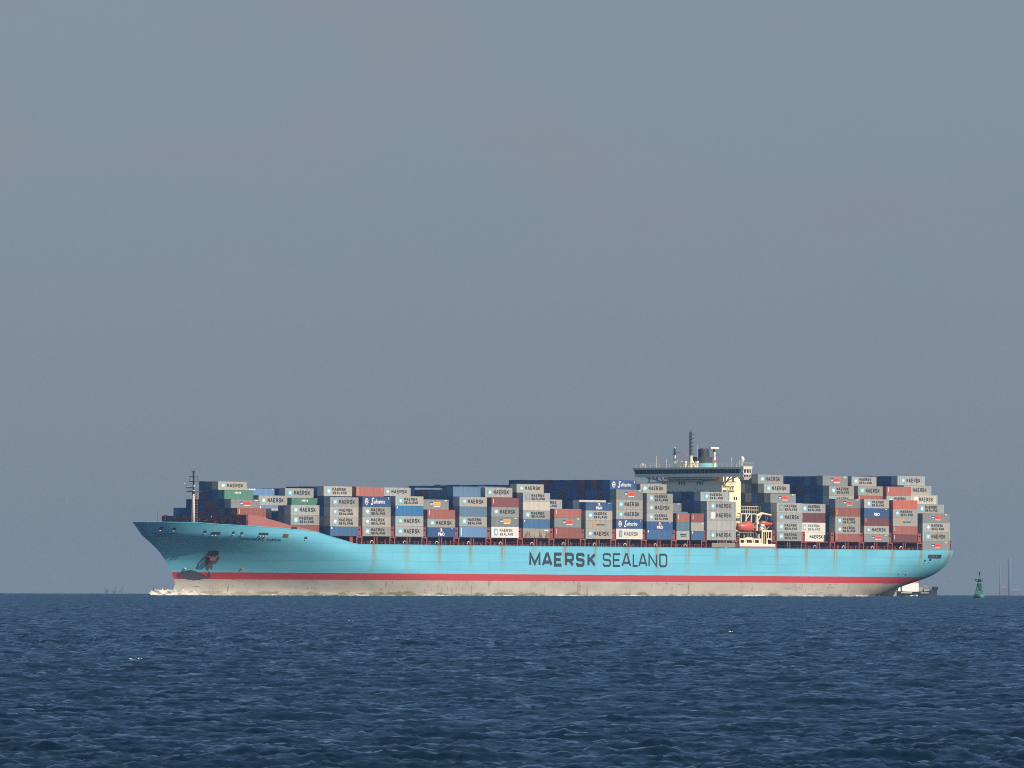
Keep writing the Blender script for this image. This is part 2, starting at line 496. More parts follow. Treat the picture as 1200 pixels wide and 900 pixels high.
# ------------------------------------------------------------------ sea
def ocean_tile(L, N, lam, std, seed, wind, spread=0.35):
    rng = np.random.default_rng(seed)
    k1 = np.fft.fftfreq(N, L / N) * 2 * np.pi
    kx, ky = np.meshgrid(k1, k1)
    k = np.hypot(kx, ky); k[0, 0] = 1e-6
    kp = 2 * np.pi / lam
    c = (kx * wind[0] + ky * wind[1]) / k
    sp = k ** -4.0 * np.exp(-1.25 * (kp / k) ** 2) * (spread + np.clip(c, 0, 1) ** 2)
    sp[0, 0] = 0
    a = np.sqrt(sp) * (rng.normal(size=(N, N)) + 1j * rng.normal(size=(N, N)))
    h = np.fft.ifft2(a).real
    return h / h.std() * std

def sample(tile, L, x, y):
    N = tile.shape[0]
    u = (x / L) % 1.0 * N; v = (y / L) % 1.0 * N
    i = np.floor(u).astype(np.int64); j = np.floor(v).astype(np.int64)
    fu = u - i; fv = v - j
    i %= N; j %= N; i1 = (i + 1) % N; j1 = (j + 1) % N
    return (tile[j, i] * (1 - fu) + tile[j, i1] * fu) * (1 - fv) + (tile[j1, i] * (1 - fu) + tile[j1, i1] * fu) * fv

def build_sea():
    tA = ocean_tile(190.0, 1024, 4.6, 0.044, 3, (0.15, -0.99), 0.10)
    tB = ocean_tile(43.0, 1024, 1.3, 0.026, 8, (0.25, -0.97), 0.22)
    tC = ocean_tile(13.0, 512, 0.5, 0.016, 9, (0.1, -1.0), 0.6)
    tG = ocean_tile(900.0, 128, 160.0, 1.0, 5, (1, 0), 1.0)
    half = R(4.3)
    ang = np.linspace(-half, half, 820)
    d = [100.0]
    while d[-1] < 5200:
        d.append(d[-1] * (1 + 0.00088 * (d[-1] / 100.0) ** 0.5))
    d += [5800, 6600, 7600, 9000, 11000, 14000, 18000, 24000]
    d = np.array(d)
    rows = np.concatenate([[0.5, 20, 40, 60, 80], d])
    A, D = np.meshgrid(ang, rows)
    x = D * np.sin(A); y = D * np.cos(A)
    g = np.clip(1.0 + 0.14 * sample(tG, 900.0, x, y), 0.5, 1.6)
    def turned(tile, L, a, k, ox):
        c, s_ = math.cos(a), math.sin(a)
        return sample(tile, L, (x * c - y * s_) * k + ox, (x * s_ + y * c) * k)
    hA = 0.75 * turned(tA, 190.0, 0.0, 1.0, 31) + 0.65 * turned(tA, 190.0, 0.2, 0.77, 90)
    hB = 0.75 * turned(tB, 43.0, 0.22, 1.0, 0) + 0.65 * turned(tB, 43.0, -0.25, 0.83, 17)
    hC = turned(tC, 13.0, 0.2, 1.0, 5)
    h = hA + hB
    h = h + 0.6 * h * np.abs(h)
    h = g * (h + g * hC)
    fade = np.clip((9000 - D) / 3500, 0, 1) * np.clip((D - 60) / 60, 0, 1)
    z = h * fade + sea_z(x, y)
    nr, nc = x.shape
    V = np.stack([x, y, z], -1).reshape(-1, 3)
    idx = np.arange(nr * nc).reshape(nr, nc)
    Q = np.stack([idx[:-1, :-1], idx[:-1, 1:], idx[1:, 1:], idx[1:, :-1]], -1).reshape(-1, 4)
    # the rest of the circle, calm at this distance from the eye
    ang2 = np.linspace(half, 2 * math.pi - half, 90)
    r2 = np.array([0.5, 30, 80, 160, 320, 640, 1200, 2200, 3600, 5200, 7600, 11000, 16000, 24000.0])
    A2, D2 = np.meshgrid(ang2, r2)
    x2 = D2 * np.sin(A2); y2 = D2 * np.cos(A2)
    V2 = np.stack([x2, y2, sea_z(x2, y2)], -1).reshape(-1, 3)
    i2 = np.arange(x2.size).reshape(x2.shape) + len(V)
    Q2 = np.stack([i2[:-1, :-1], i2[:-1, 1:], i2[1:, 1:], i2[1:, :-1]], -1).reshape(-1, 4)
    V = np.concatenate([V, V2]); Q = np.concatenate([Q, Q2])[:, ::-1]
    me = bpy.data.meshes.new('sea')
    me.vertices.add(len(V)); me.vertices.foreach_set('co', V.astype(np.float32).ravel())
    me.loops.add(len(Q) * 4); me.loops.foreach_set('vertex_index', Q.astype(np.int32).ravel())
    me.polygons.add(len(Q))
    me.polygons.foreach_set('loop_start', np.arange(0, len(Q) * 4, 4, dtype=np.int32))
    me.polygons.foreach_set('use_smooth', np.ones(len(Q), dtype=bool))
    me.materials.append(M['sea'])
    me.update(calc_edges=True)
    o = bpy.data.objects.new('sea', me)
    C.objects.link(o)
    tag(o, 'dark blue choppy sea running out to the horizon', 'sea', kind='structure')
build_sea()

# ------------------------------------------------------------------ the ship's own frame
TH = R(49.0)
SX, SY, SZ = -106.31, 2676.0, -0.75
TRIM = 0.0025
SHIP_M = Matrix.Translation((SX, SY, SZ + TRIM * 100)) @ Matrix.Rotation(TH, 4, 'Z') @ Matrix.Rotation(TRIM, 4, 'Y')
SHIP_ROT = SHIP_M.to_euler()
def ship_pt(u, y, w):
    return SHIP_M @ Vector((u, y, w))

ship = empty('container_ship', SHIP_M.to_translation(), SHIP_ROT)
tag(ship, 'long light blue container ship with red band and cream bridge, fully loaded at sea', 'container ship')

BEAM = 21.4
END = 346.3
STEM = [(-4, 9.0), (-1.5, 10.5), (0.4, 13.6), (1.2, 14.7), (2.3, 15.3), (3.7, 15.4), (6.1, 14.1), (9.3, 11.7), (11.7, 9.4), (14.3, 6.4), (17.7, 2.8), (20.4, 0.0), (24, -3)]
TOPS = [(0, 20.4), (11.6, 20.3), (18.5, 19.8), (26.8, 19.45), (37.7, 18.9), (41.3, 18.65), (47, 18.3), (52.5, 17.85), (57.4, 16.8), (64.4, 15.5), (68, 14.75), (70.5, 14.52), (80, 14.5), (360, 14.5)]
def interp(tab, x):
    return float(np.interp(x, [a for a, _ in tab], [b for _, b in tab]))
def stem_u(w): return interp(STEM, w)
def top_w(u): return interp(TOPS, u)
def keel_w(u): return -4.0 if u < 312 else max(-4.0, 0.6 + (u - 330.6) * 0.235)

def bow_b(u, w):
    wk = 16.6                              # knuckle: the bulwark above it stands upright
    we = min(max(w, 0.0), wk) / wk
    L = 108 - 60 * we ** 1.05
    p = 1.75 + 0.6 * we
    q = 1.0 - 0.22 * we ** 2
    us = stem_u(min(w, 20.4))
    t = (u - us) / L
    if t <= 0: return 0.0
    if t >= 1: return BEAM
    return BEAM * (1 - (1 - t) ** p) ** q

def half_b(u, w):
    b = bow_b(u, w) if u < 150 else BEAM
    if u > 265:
        q = min(1.0, (u - 265) / (END - 265))
        lo, hi = keel_w(u), top_w(u)
        lo = 0.6 + (u - 330.6) * 0.235
        tau = min(1.0, max(0.0, (w - lo) / (hi - lo)))
        n = 1.85 + 4.0 * (1 - q) ** 2.2 + 12 * max(0.0, (290 - u) / 25) ** 2
        b = min(b, BEAM * max(0.0, 1 - (1 - tau) ** n) ** (1 / n))
    return b

def build_hull():
    ts = np.concatenate([np.linspace(0, 1, 34) ** 1.9 * 90, np.linspace(90, 275, 20)[1:], np.linspace(275, END, 34)[1:]]) / END
    ks = np.unique(np.concatenate([np.linspace(0, 1, 34), [0.999]]))
    W0 = -3.0
    P = []
    for t in ts:
        col = []
        for k in ks:
            u = 10.0 * (1 - t) * 0 + t * END
            hi = top_w(u)
            for _ in range(6):
                w = W0 + k * (hi - W0)
                s0 = stem_u(min(w, 20.4))
                u = s0 + (END - s0) * t
                hi = top_w(u)
            lo = max(W0, keel_w(u))
            w = lo + k * (hi - lo)
            b = 0.0 if t == 0 else half_b(u, w)
            col.append((u, b, w))
        P.append(col)
    nt, nk = len(ts), len(ks)
    mb = MB()
    for sgn in (-1, 1):
        vs = [(u, sgn * b, w) for col in P for u, b, w in col]
        fs = []
        for i in range(nt - 1):
            for j in range(nk - 1):
                q = (i * nk + j, (i + 1) * nk + j, (i + 1) * nk + j + 1, i * nk + j + 1)
                fs.append(q if sgn < 0 else q[::-1])
        mb.add(vs, fs)
    # transom
    tr = P[-1]
    vs = [(u, -b, w) for u, b, w in tr] + [(u, b, w) for u, b, w in tr]
    mb.add(vs, [(j, nk + j, nk + j + 1, j + 1) for j in range(nk - 1)])
    me = mb.mesh('hull', [M['hull']], True)
    import bmesh
    bm = bmesh.new(); bm.from_mesh(me)
    bmesh.ops.remove_doubles(bm, verts=bm.verts, dist=0.002)
    bm.to_mesh(me); bm.free()
    o = bpy.data.objects.new('hull', me); C.objects.link(o); o.parent = ship
    es = o.modifiers.new('edges', 'EDGE_SPLIT'); es.split_angle = R(38)
    # inside face of the bulwark and decks
    dk = MB()
    us = [2 + 3 * i for i in range(24)] + list(range(75, 347, 10)) + [END - 0.1]
    vs, fs = [], []
    for u in us:
        lift = 1.3 if u < 55 else max(0.06, 1.3 * (72 - u) / 17) if u < 72 else 0.06
        z = top_w(u) - lift
        b = max(0.1, half_b(u, z) - 0.12)
        vs += [(u, -b, z), (u, b, z)]
    for i in range(len(us) - 1):
        fs.append((2 * i, 2 * i + 2, 2 * i + 3, 2 * i + 1))
    dk.add(vs, fs)
    dk.build('deck', M['ship_maroon'], ship)
    # rounded top edge of the bulwark and the deck-edge gunwale
    us = [0.5 + 1.5 * i for i in range(50)] + list(range(80, 346, 15)) + [END]
    for sgn in (-1, 1):
        gw = MB()
        for a, b in zip(us[:-1], us[1:]):
            pa = (a, sgn * (half_b(a, top_w(a)) - 0.03), top_w(a) + 0.05); pb = (b, sgn * (half_b(b, top_w(b)) - 0.03), top_w(b) + 0.05)
            gw.bar(pa, pb, 0.11, 5)
        gw.build('gunwale', M['hull'], ship)
    return o
hull = build_hull()

def on_hull(u, w, off=0.04):
    b = half_b(u, w)
    e = 0.2
    du = (half_b(u + e, w) - half_b(u - e, w)) / (2 * e); dw = (half_b(u, w + e) - half_b(u, w - e)) / (2 * e)
    n = Vector((-du, 1, -dw)).normalized()
    return (u + n.x * off, -(b + n.y * off), w + n.z * off)

# great name along the side
def hull_letters():
    def word(mb, letters, w0, h, wt):
        i = 0
        for ch, ua, ub in letters:
            for pl in GLYPH[ch][1]:
                a, b = ua + wt / 2, ub - wt / 2
                pts = [(a + x * (b - a), w0 + wt * 0.42 + z * (h - wt * 0.84)) for x, z in pl]
                L, Q = ribbon(pts, wt)
                vs = [(p.x, -BEAM - 0.03 - 0.008 * (i % 4), p.y) for p in L] + [(p.x, -BEAM - 0.03 - 0.008 * (i % 4), p.y) for p in Q]
                n = len(L)
                mb.add(vs, [(k, k + 1, n + k + 1, n + k) for k in range(n - 1)])
                i += 1
    k = 0.3907
    px = lambda x: 145.1 + (x / 6.0 - 20.0) * k
    mb = MB()
    word(mb, [('M', px(123), px(201)), ('A', px(211), px(284)), ('E', px(294), px(354)), ('R', px(371), px(433)), ('S', px(449), px(507)), ('K', px(528), px(587))], 8.65, 4.05, 0.95)
    o = mb.build('lettering', M['letter_dark'], ship)
    mb = MB()
    word(mb, [('S', px(636), px(693)), ('E', px(707), px(762)), ('A', px(769), px(836)), ('L', px(847), px(887)), ('A', px(887), px(951)), ('N', px(959), px(1021)), ('D', px(1036), px(1093))], 8.7, 4.0, 0.62)
    o = mb.build('lettering', M['letter_dark'], ship)
    # name on the bow, slanted letters lying on the flare
    for word_, a_, b_ in (('SVENDBORG', 0.0, 0.60), ('MÆRSK', 0.65, 1.0)):
        p, fs = text_geo(word_, b_ - a_, 1.0, 0.0, 0.3)
        mb = MB()
        mb.add([on_hull(*seen_at(280.3 + 50.4 * (a_ + x), 632.7 + 1.6 * (a_ + x) - 2.9 * z), 0.05) for x, z in p], fs)
        mb.build('lettering', M['letter_dark'], ship)
def seen_at(x, y):
    """ship (u, w) of the hull surface point that the photograph shows at frame point (x, y)"""
    k = (x - 600) / F; c, s_ = math.cos(TH), math.sin(TH)
    u, w, b = 30.0, 8.0, 10.0
    for _ in range(60):
        u = 0.6 * u + 0.4 * (k * (SY - b * c) - SX - b * s_) / (c - k * s_)
        p = ship_pt(u, -b, 0)
        w = EYE - (y - 684.5 - 0.00216 * (x - 600)) * p.y / F - p.z
        b = 0.6 * b + 0.4 * half_b(u, min(w, top_w(u)))
    return u, w

def patch(outline, m, name, off=0.05, step=0.8):
    """stain, or the painted shade of a recess, with its own outline (frame points), laid on the plating"""
    xs = [a for a, _ in outline]; ys = [b for _, b in outline]
    def inside(x, z):
        c = False
        for i in range(len(outline)):
            (x1, z1), (x2, z2) = outline[i - 1], outline[i]
            if (z1 > z) != (z2 > z) and x < (x2 - x1) * (z - z1) / (z2 - z1) + x1: c = not c
        return c
    mb = MB(); ids = {}
    def vid(i, j):
        if (i, j) not in ids:
            u, w = seen_at(min(xs) + i * step, min(ys) + j * step)
            ids[(i, j)] = len(mb.v); mb.v.append(on_hull(u, w, off))
        return ids[(i, j)]
    for i in range(int((max(xs) - min(xs)) / step) + 1):
        for j in range(int((max(ys) - min(ys)) / step) + 1):
            if inside(min(xs) + (i + .5) * step, min(ys) + (j + .5) * step):
                mb.f.append((vid(i, j), vid(i, j + 1), vid(i + 1, j + 1), vid(i + 1, j)))
    return mb.build(name, m, ship)

def decal(outline, m, name, off=0.05, seg=1.0):
    """dark patch painting the shade of an opening on the hull plating; outline in ship (u, w)"""
    us = [a for a, _ in outline]; ws = [b for _, b in outline]
    mb = MB()
    st = 0.35
    def inside(x, z):
        c = False
        for i in range(len(outline)):
            (x1, z1), (x2, z2) = outline[i - 1], outline[i]
            if (z1 > z) != (z2 > z) and x < (x2 - x1) * (z - z1) / (z2 - z1) + x1: c = not c
        return c
    x = min(us)
    rnd = random.Random(4)
    while x < max(us):
        z = min(ws)
        while z < max(ws):
            if inside(x + st / 2, z + st / 2):
                mb.add([on_hull(a, b, off) for a, b in ((x, z), (x + st, z), (x + st, z + st), (x, z + st))], [(0, 1, 2, 3)])
            z += st
        x += st
    return mb.build(name, m, ship)

hull_letters()

# anchor over a flat dark patch painting its recess in shade, with the rust it has washed down the flare
patch([(245.2, 645.4), (256.6, 645.4), (256.6, 649.6), (255.6, 650.8), (244, 650.8), (242.5, 649.6)], M['rubber_and_shade'], 'anchor_recess_shade', 0.06, 0.5)
a = MB()
c0 = Vector(on_hull(*seen_at(249.0, 653.5), 0.3))
ax = (Vector(on_hull(*seen_at(255.0, 653.5), 0.3)) - c0)
a.bar(c0 + Vector((0, 0, 0.9)), c0 + Vector((0, 0, -0.5)), 0.3, 8)
a.bar(c0 + Vector((0, 0, -0.5)), c0 - ax * 0.9 + Vector((0, 0, 0.7)), 0.42, 6, 0.2)
a.bar(c0 + Vector((0, 0, -0.5)), c0 + ax * 0.9 + Vector((0, 0, 0.7)), 0.42, 6, 0.2)
a.bar(c0 - ax * 0.55 + Vector((0, 0, -0.45)), c0 + ax * 0.55 + Vector((0, 0, -0.45)), 0.5, 8)
a.build('anchor', M['anchor'], ship)
patch([(241.5, 651.5), (257, 652), (257.6, 655), (254.5, 658), (254, 661), (250, 660), (249, 668), (246, 664), (244.5, 669), (241.5, 666), (241, 658)], M['stain'], 'rust_stain', 0.045, 0.5)
patch([(241.5, 650.5), (242.5, 652), (238, 657), (234, 661), (231, 666), (229.6, 667), (232, 660.5), (237, 655)], M['stain'], 'rust_stain', 0.04, 0.5)
patch([(206.8, 674.2), (209.5, 671.2), (214, 669.2), (219, 668.6), (222, 668), (226, 668.3), (230, 669.4), (235, 671.4), (240, 674), (243, 675.2), (244.6, 671), (245.6, 669.3), (246.6, 671.5), (247.6, 675.6), (245, 677.4), (240, 677.8), (233, 679.6), (226, 679.8), (221, 679.2), (214, 677.6), (208.5, 677.2)], M['scrape'], 'worn_patch', 0.05, 0.6)
# two bright nozzles above the red band, fairleads in the bulwark with the shade in their openings painted dark
for u, w in ((17.2, 7.3), (33.3, 7.4), (322.0, 7.3), (326.5, 7.3)):
    mb = MB(); p = Vector(on_hull(u, w, 0.1)); mb.lathe([(0.1, -0.2), (0.32, -0.12), (0.34, 0.1), (0.15, 0.2)], p, 10)
    mb.build('thruster_mark', M['white_paint'] if u < 20 else M['mark_orange'], ship)
def shaded_fairlead(u, w, wide):
    decal([(u, w - 0.3), (u + wide, w - 0.3), (u + wide, w + 0.4), (u, w + 0.4)], M['rubber_and_shade'], 'shaded_fairlead', 0.05)
    for i in range(max(1, int(wide / 0.9))):
        p = Vector(on_hull(u + 0.45 + i * 0.9, w - 0.55, 0.12))
        MB().lathe([(0.1, -0.1), (0.26, -0.06), (0.26, 0.1), (0.1, 0.14)], p, 8).build('fairlead_lip', M['white_paint'], ship)
for u, w, wide in ((4.4, 18.6, 0.8), (7.0, 18.5, 0.8), (14.4, 17.7, 0.8), (16.4, 17.3, 2.4), (22.0, 17.5, 0.8), (24.5, 17.4, 0.8), (30.2, 17.2, 3.0), (47.0, 16.2, 0.9), (333.0, 11.3, 0.8), (335.4, 11.6, 1.2)):
    shaded_fairlead(u, w, wide)
mb = MB(); mb.add([on_hull(38.6, 16.5, .12), on_hull(40.6, 16.4, .12), on_hull(40.6, 17.3, .12), on_hull(38.6, 17.4, .12)], [(0, 1, 2, 3)])
mb.build('pilot_plate', M['rust'], ship)
# pale draught lines near the stem
for x0, x1, y in ((178.5, 208, 624.8), (181, 203.5, 626.6), (183.5, 200, 628.4)):
    mb = MB()
    xs = np.linspace(x0, x1, 16)
    vs = [on_hull(*seen_at(x, y + 0.35), .05) for x in xs] + [on_hull(*seen_at(x, y - 0.35), .05) for x in xs]
    mb.add(vs, [(i, i + 1, 17 + i, 16 + i) for i in range(15)])
    mb.build('bow_stripe', M['letter_faded'], ship)
# home port plate at the stern
mb = MB()
us = np.linspace(334.3, 341.0, 8)
vs = [on_hull(u, 12.1, .06) for u in us] + [on_hull(u, 13.25, .06) for u in us]
mb.add(vs, [(i, i + 1, 9 + i, 8 + i) for i in range(7)])
mb.build('name_plate', M['rubber_and_shade'], ship)
mb = MB()
p, fs = text_geo('SVENDBORG', 2.9, 0.6, 0.01); mb.add([on_hull(334.8 + x, 12.4 + z, .12) for x, z in p], fs)
mb.build('lettering', M['letter_faded'], ship)
mb = MB(); mb.add([on_hull(a, b, .12) for a, b in ((338.3, 12.3), (338.8, 12.3), (338.8, 13.0), (338.3, 13.0))], [(0, 1, 2, 3)])
mb.build('mark', M['letter_faded'], ship)

# rudder under the counter
mb = MB()
prof = [(336.9, 0.0), (338.2, 0.5), (340.5, 0.62), (345.0, 0.12), (345.0, -0.12), (340.5, -0.62), (338.2, -0.5)]
n = len(prof)
mb.add([(a, b, -3.0) for a, b in prof] + [(a, b, 3.1) for a, b in prof], [tuple(range(n))[::-1], tuple(range(n, 2 * n))] + [(i, (i + 1) % n, n + (i + 1) % n, n + i) for i in range(n)])
mb.build('rudder', mat('rudder_grey_paint', (0.30, 0.29, 0.27), 0.7), ship)

# ------------------------------------------------------------------ bays: where each container bay starts
BAY = {'a': 29.2, 'A': 43.7, 'B': 57.75, 'C': 71.7, 'D': 86.0, 'E': 100.0, 'F': 114.1, 'G': 128.3, 'H': 142.4, 'I': 156.6, 'J': 170.8, 'K': 184.8,
       'L': 198.85, 'M': 212.75, 'N': 226.9, 'O': 260.1, 'P': 274.4, 'Q': 288.3, 'R': 302.4, 'S': 316.5, 'T': 331.2}
ORDER = list('aABCDEFGHIJKLMNOPQRST')
DK = 14.5
BASE = 16.95

def lashing_bridge(u, low=DK):
    mb = MB()
    yo = -BEAM + 0.35
    for x in (u - 0.72, u + 0.40):                       # upright post of two legs with rungs
        mb.box(x, x + 0.36, yo, yo + 0.5, BASE - 0.1, 19.9)
    for z in (BASE + 0.15, BASE + 1.25, BASE + 2.1, 19.55):
        mb.box(u - 0.36, u + 0.40, yo, yo + 0.46, z, z + 0.42 if z < 19 else 19.9)
    mb.box(u - 0.36, u + 0.40, yo + 0.02, yo + 0.42, BASE + 0.5, BASE + 1.3)
    for x in (u - 1.3, u + 0.85):                        # wider foot with a brace
        mb.box(x, x + 0.42, yo - 0.1, yo + 0.5, low, BASE - 0.1)
    mb.box(u - 1.42, u + 1.4, yo - 0.14, yo + 0.6, BASE - 0.45, BASE - 0.05)
    mb.bar((u - 1.1, yo + 0.1, BASE - 0.4), (u + 1.05, yo + 0.1, low), 0.17, 4)
    for y in np.arange(-18.7, 19, 4.9):                  # the bridge across the deck
        mb.box(u - 0.3, u + 0.3, y, y + 0.3, low, 19.4)
    for z in (BASE, 19.4):
        mb.box(u - 0.55, u + 0.55, yo + 0.6, 20.8, z - 0.2, z)
    mb.build('lashing_bridge', M['ship_red'], ship)

for i, k in enumerate(ORDER):
    u = BAY[k]
    if k in 'CDEFGHIJKLMNOPQRS':
        lashing_bridge(u - 1.02)
    if k in 'N':
        lashing_bridge(u + 14.1 - 0.6)
    if k == 'T':
        lashing_bridge(u - 1.02)
        mb = MB()
        for x in (u + 1.2, u + 11.6):
            mb.box(x, x + 1.6, -BEAM + 0.3, -BEAM + 0.8, DK, DK + 1.7)
        for x in (u + 13.9, u + 15.0):
            mb.box(x, x + 0.35, -BEAM + 0.8, -BEAM + 1.3, DK, DK + 3.3)
        mb.box(u + 13.8, u + 15.4, -BEAM + 0.82, -BEAM + 1.24, DK + 2.2, DK + 2.6)
        mb.build('stack_support', M['ship_red'], ship)
    if k in 'BCDEFGHIJKLMNOPQRS':
        lo = DK if u > 70 else top_w(u + 8) - 0.2
        mb = MB(); L = 12.19
        mb.box(u + 0.2, u + L - 0.2, -14.0, 14.0, lo, BASE - 0.35)
        mb.box(u, u + L, -15.5, 15.5, BASE - 0.35, BASE - 0.03)
        mb.build('hatch_cover', M['ship_maroon'], ship)
        mb = MB()
        xm = u + (5.3 if k != 'B' else 8.8)
        for x in ((xm, xm + 1.15) if k != 'B' else (xm,)):
            w_ = 0.38 if k != 'B' else 1.3
            mb.box(x, x + w_, -BEAM + 0.3, -BEAM + 0.75, max(DK, top_w(x) - 0.3), BASE - 0.2)
        mb.box(u + 0.1, u + L - 0.1, -BEAM + 0.9, -BEAM + 1.2, BASE - 0.3, BASE - 0.04)
        mb.box(u + 0.1, u + L - 0.1, -BEAM + 2.1, -BEAM + 2.4, BASE - 0.2, BASE - 0.04)
        mb.build('stanchion', M['ship_red'], ship)
        if k not in 'BNO':
            mb = MB()
            cx = u + 4.6
            prev = None
            for t in np.linspace(-0.3, math.pi + 0.3, 10):
                p = (cx + 0.62 * math.cos(t), -BEAM + 0.5, DK + 0.55 + 0.62 * math.sin(t))
                if prev: mb.bar(prev, p, 0.15, 6)
                prev = p
            mb.build('mooring_roller', M['white_paint'], ship)
            rr = random.Random(i)
            for x in (u + 2.0 + rr.random(), u + 3.3, u + 7.9 + rr.random(), u + 9.6, u + 11.2):
                hh = 0.5 + rr.random() * 1.0
                MB().lathe([(0.22, 0), (0.2, hh * 0.7), (0.32, hh * 0.75), (0.3, hh)], (x, -BEAM + 0.9 + rr.random(), DK), 8).build('bollard', M['ship_red'], ship)
mb = MB()
for x in np.arange(73.5, 346, 1.6):
    mb.bar((x, -BEAM + 0.25, DK), (x, -BEAM + 0.25, DK + 1.05), 0.035, 4)
for z in (0.55, 1.05):
    mb.bar((73.5, -BEAM + 0.25, DK + z), (346, -BEAM + 0.25, DK + z), 0.03, 4)
mb.build('deck_railing', M['ship_red'], ship)

# breakwater on the forecastle: front painted darker as in shade, wings lighter as in sun
mb = MB()
mb.hexa([(27.8, -16.5, 18.4), (27.8, 16.5, 18.4), (28.2, 16.5, 18.4), (28.2, -16.5, 18.4)], [(27.4, -16.5, 22.75), (27.4, 16.5, 22.4), (27.8, 16.5, 22.4), (27.8, -16.5, 22.75)])
for y in np.arange(-15, 16, 3.0):
    mb.hexa([(26.4, y, 18.4), (27.8, y, 18.4), (27.8, y + 0.15, 18.4), (26.4, y + 0.15, 18.4)], [(27.3, y, 21.6), (27.5, y, 21.6), (27.5, y + 0.15, 21.6), (27.3, y + 0.15, 21.6)])
mb.build('breakwater', M['ship_maroon'], ship)
wing = [(28.25, 16.55, 22.75), (30.8, 17.25, 22.6), (33.5, 18.0, 21.95), (37.5, 19.3, 20.95), (42.0, 20.5, 19.8), (47.5, 21.0, 18.95), (53.0, 21.2, 18.0)]
for sgn in (-1, 1):
    mb = MB()
    vs = [(u, sgn * y, w) for u, y, w in wing] + [(u, sgn * y, 17.0 if u < 50 else 16.4) for u, y, w in wing]
    vs += [(u, sgn * (y - 0.3), w) for u, y, w in wing] + [(u, sgn * (y - 0.3), 17.0 if u < 50 else 16.4) for u, y, w in wing]
    n = len(wing)
    fs = []
    for i in range(n - 1):
        fs += [(i, n + i, n + i + 1, i + 1), (2 * n + i, 2 * n + i + 1, 3 * n + i + 1, 3 * n + i), (i, i + 1, 2 * n + i + 1, 2 * n + i)]
    fs += [(0, 2 * n, 3 * n, n)]
    mb.add(vs, fs)
    mb.build('breakwater_wing', M['rail_red'], ship)
mb = MB()
decalp = [(42.3, -20.85, 18.75), (44.2, -20.95, 18.6), (44.2, -20.95, 19.35), (42.3, -20.85, 19.5)]
mb.add(decalp, [(0, 1, 2, 3)])
mb.build('hatch_opening_shade', M['rubber_and_shade'], ship)  # flat dark panel painting the shade inside the opening
rr = random.Random(2)
mb = MB()
for i in range(16):
    y = rr.uniform(-15.5, 16); z = rr.uniform(20.4, 22.3)
    mb.box(26.9, 27.1, y, y + 0.22, z, z + 0.2)
mb.build('deck_lamp', M['white_paint'], ship)
mb = MB(); mb.bar((8.6, 0.4, 18.5), (8.6, 0.4, 23.4), 0.07, 5); mb.bar((8.6, 0.4, 20.4), (10.9, 0.4, 22.7), 0.06, 5)
mb.build('jackstaff', M['ship_red'], ship)
# foremast
fm = MB().lathe([(0.62, 0), (0.52, 5), (0.44, 10.6)], (23.1, 0, 18.8), 14).build('foremast', M['cream_paint'], ship, True)
mb = MB()
mb.bar((23.1, 0, 29.3), (23.1, 0, 35.2), 0.27, 6)
mb.box(21.6, 24.6, -1.3, 1.3, 29.2, 29.45)
mb.box(22.0, 23.0, -0.7, 1.9, 30.3, 30.55)
mb.box(22.3, 23.9, -1.0, 1.0, 32.1, 32.3)
mb.box(22.2, 24.0, -0.9, 0.9, 33.6, 33.75)
for x, y in ((22.4, -0.8), (23.8, -0.8), (22.4, 0.8), (23.8, 0.8)):
    mb.bar((x, y, 32.1), (x, y, 33.7), 0.09, 4)
for y in (-0.5, 0.6):
    mb.bar((23.1, y, 34.4), (23.1, y, 36.2), 0.05, 4)
mb.bar((23.1, -0.8, 35.2), (23.1, 0.9, 35.2), 0.08, 4)
mb.build('mast_head', M['mast_dark'], fm)
mb = MB()
for y in (1.4, -1.2):
    mb.lathe([(0.1, -0.2), (0.28, -0.15), (0.3, 0.2), (0.1, 0.3)], (22.0, y, 30.9), 8)
mb.lathe([(0.1, -0.2), (0.3, 0), (0.1, 0.3)], (21.6, 2.3, 31.5), 8)
mb.box(21.4, 21.8, -1.6, 0.2, 29.5, 29.75)
mb.build('lamp', M['white_paint'], fm)
mb = MB()
for y in (-0.75, -1.15):
    mb.bar((23.4, y, 19), (23.4, y, 29.3), 0.07, 4)
for z in np.arange(19.5, 29.2, 0.75):
    mb.box(23.25, 23.55, -1.2, -0.7, z, z + 0.22)
mb.build('ladder', M['rail_red'], fm)

# ------------------------------------------------------------------ superstructure
sup = MB()
HP = 11.4
sup.box(246.0, 255.0, -HP, HP, DK, 35.0)
ss = sup.build('superstructure', M['cream_paint'], ship)
mb = MB()
mb.box(244.6, 246.0, -9.2, HP - 1.0, 35.6, 36.2)           # ledge below the wheelhouse
mb.box(245.2, 246.0, -4.0, HP + 0.1, 35.0, 35.25)
mb.build('ledge', M['cream_paint'], ss)
# bridge deck from wing to wing
mb = MB()
mb.hexa([(243.6, -20.9, 36.3), (247.0, -20.9, 36.3), (247.0, 20.9, 36.3), (243.6, 20.9, 36.3)], [(243.4, -21.2, 37.3), (247.0, -21.2, 37.3), (247.0, 21.2, 37.3), (243.4, 21.2, 37.3)])
mb.hexa([(243.15, -21.6, 38.62), (247.2, -21.6, 38.62), (247.2, 21.6, 38.62), (243.15, 21.6, 38.62)], [(243.0, -21.7, 39.2), (247.2, -21.7, 39.2), (247.2, 21.7, 39.2), (243.0, 21.7, 39.2)])
mb.box(247.0, 255.0, -11.0, 11.0, 35.0, 39.15)
mb.build('bridge_deck', M['cream_paint'], ss)
mb = MB()
mb.hexa([(243.55, -21.0, 37.3), (246.9, -21.0, 37.3), (246.9, 21.0, 37.3), (243.55, 21.0, 37.3)], [(243.3, -21.4, 38.62), (246.9, -21.4, 38.62), (246.9, 21.4, 38.62), (243.3, 21.4, 38.62)])
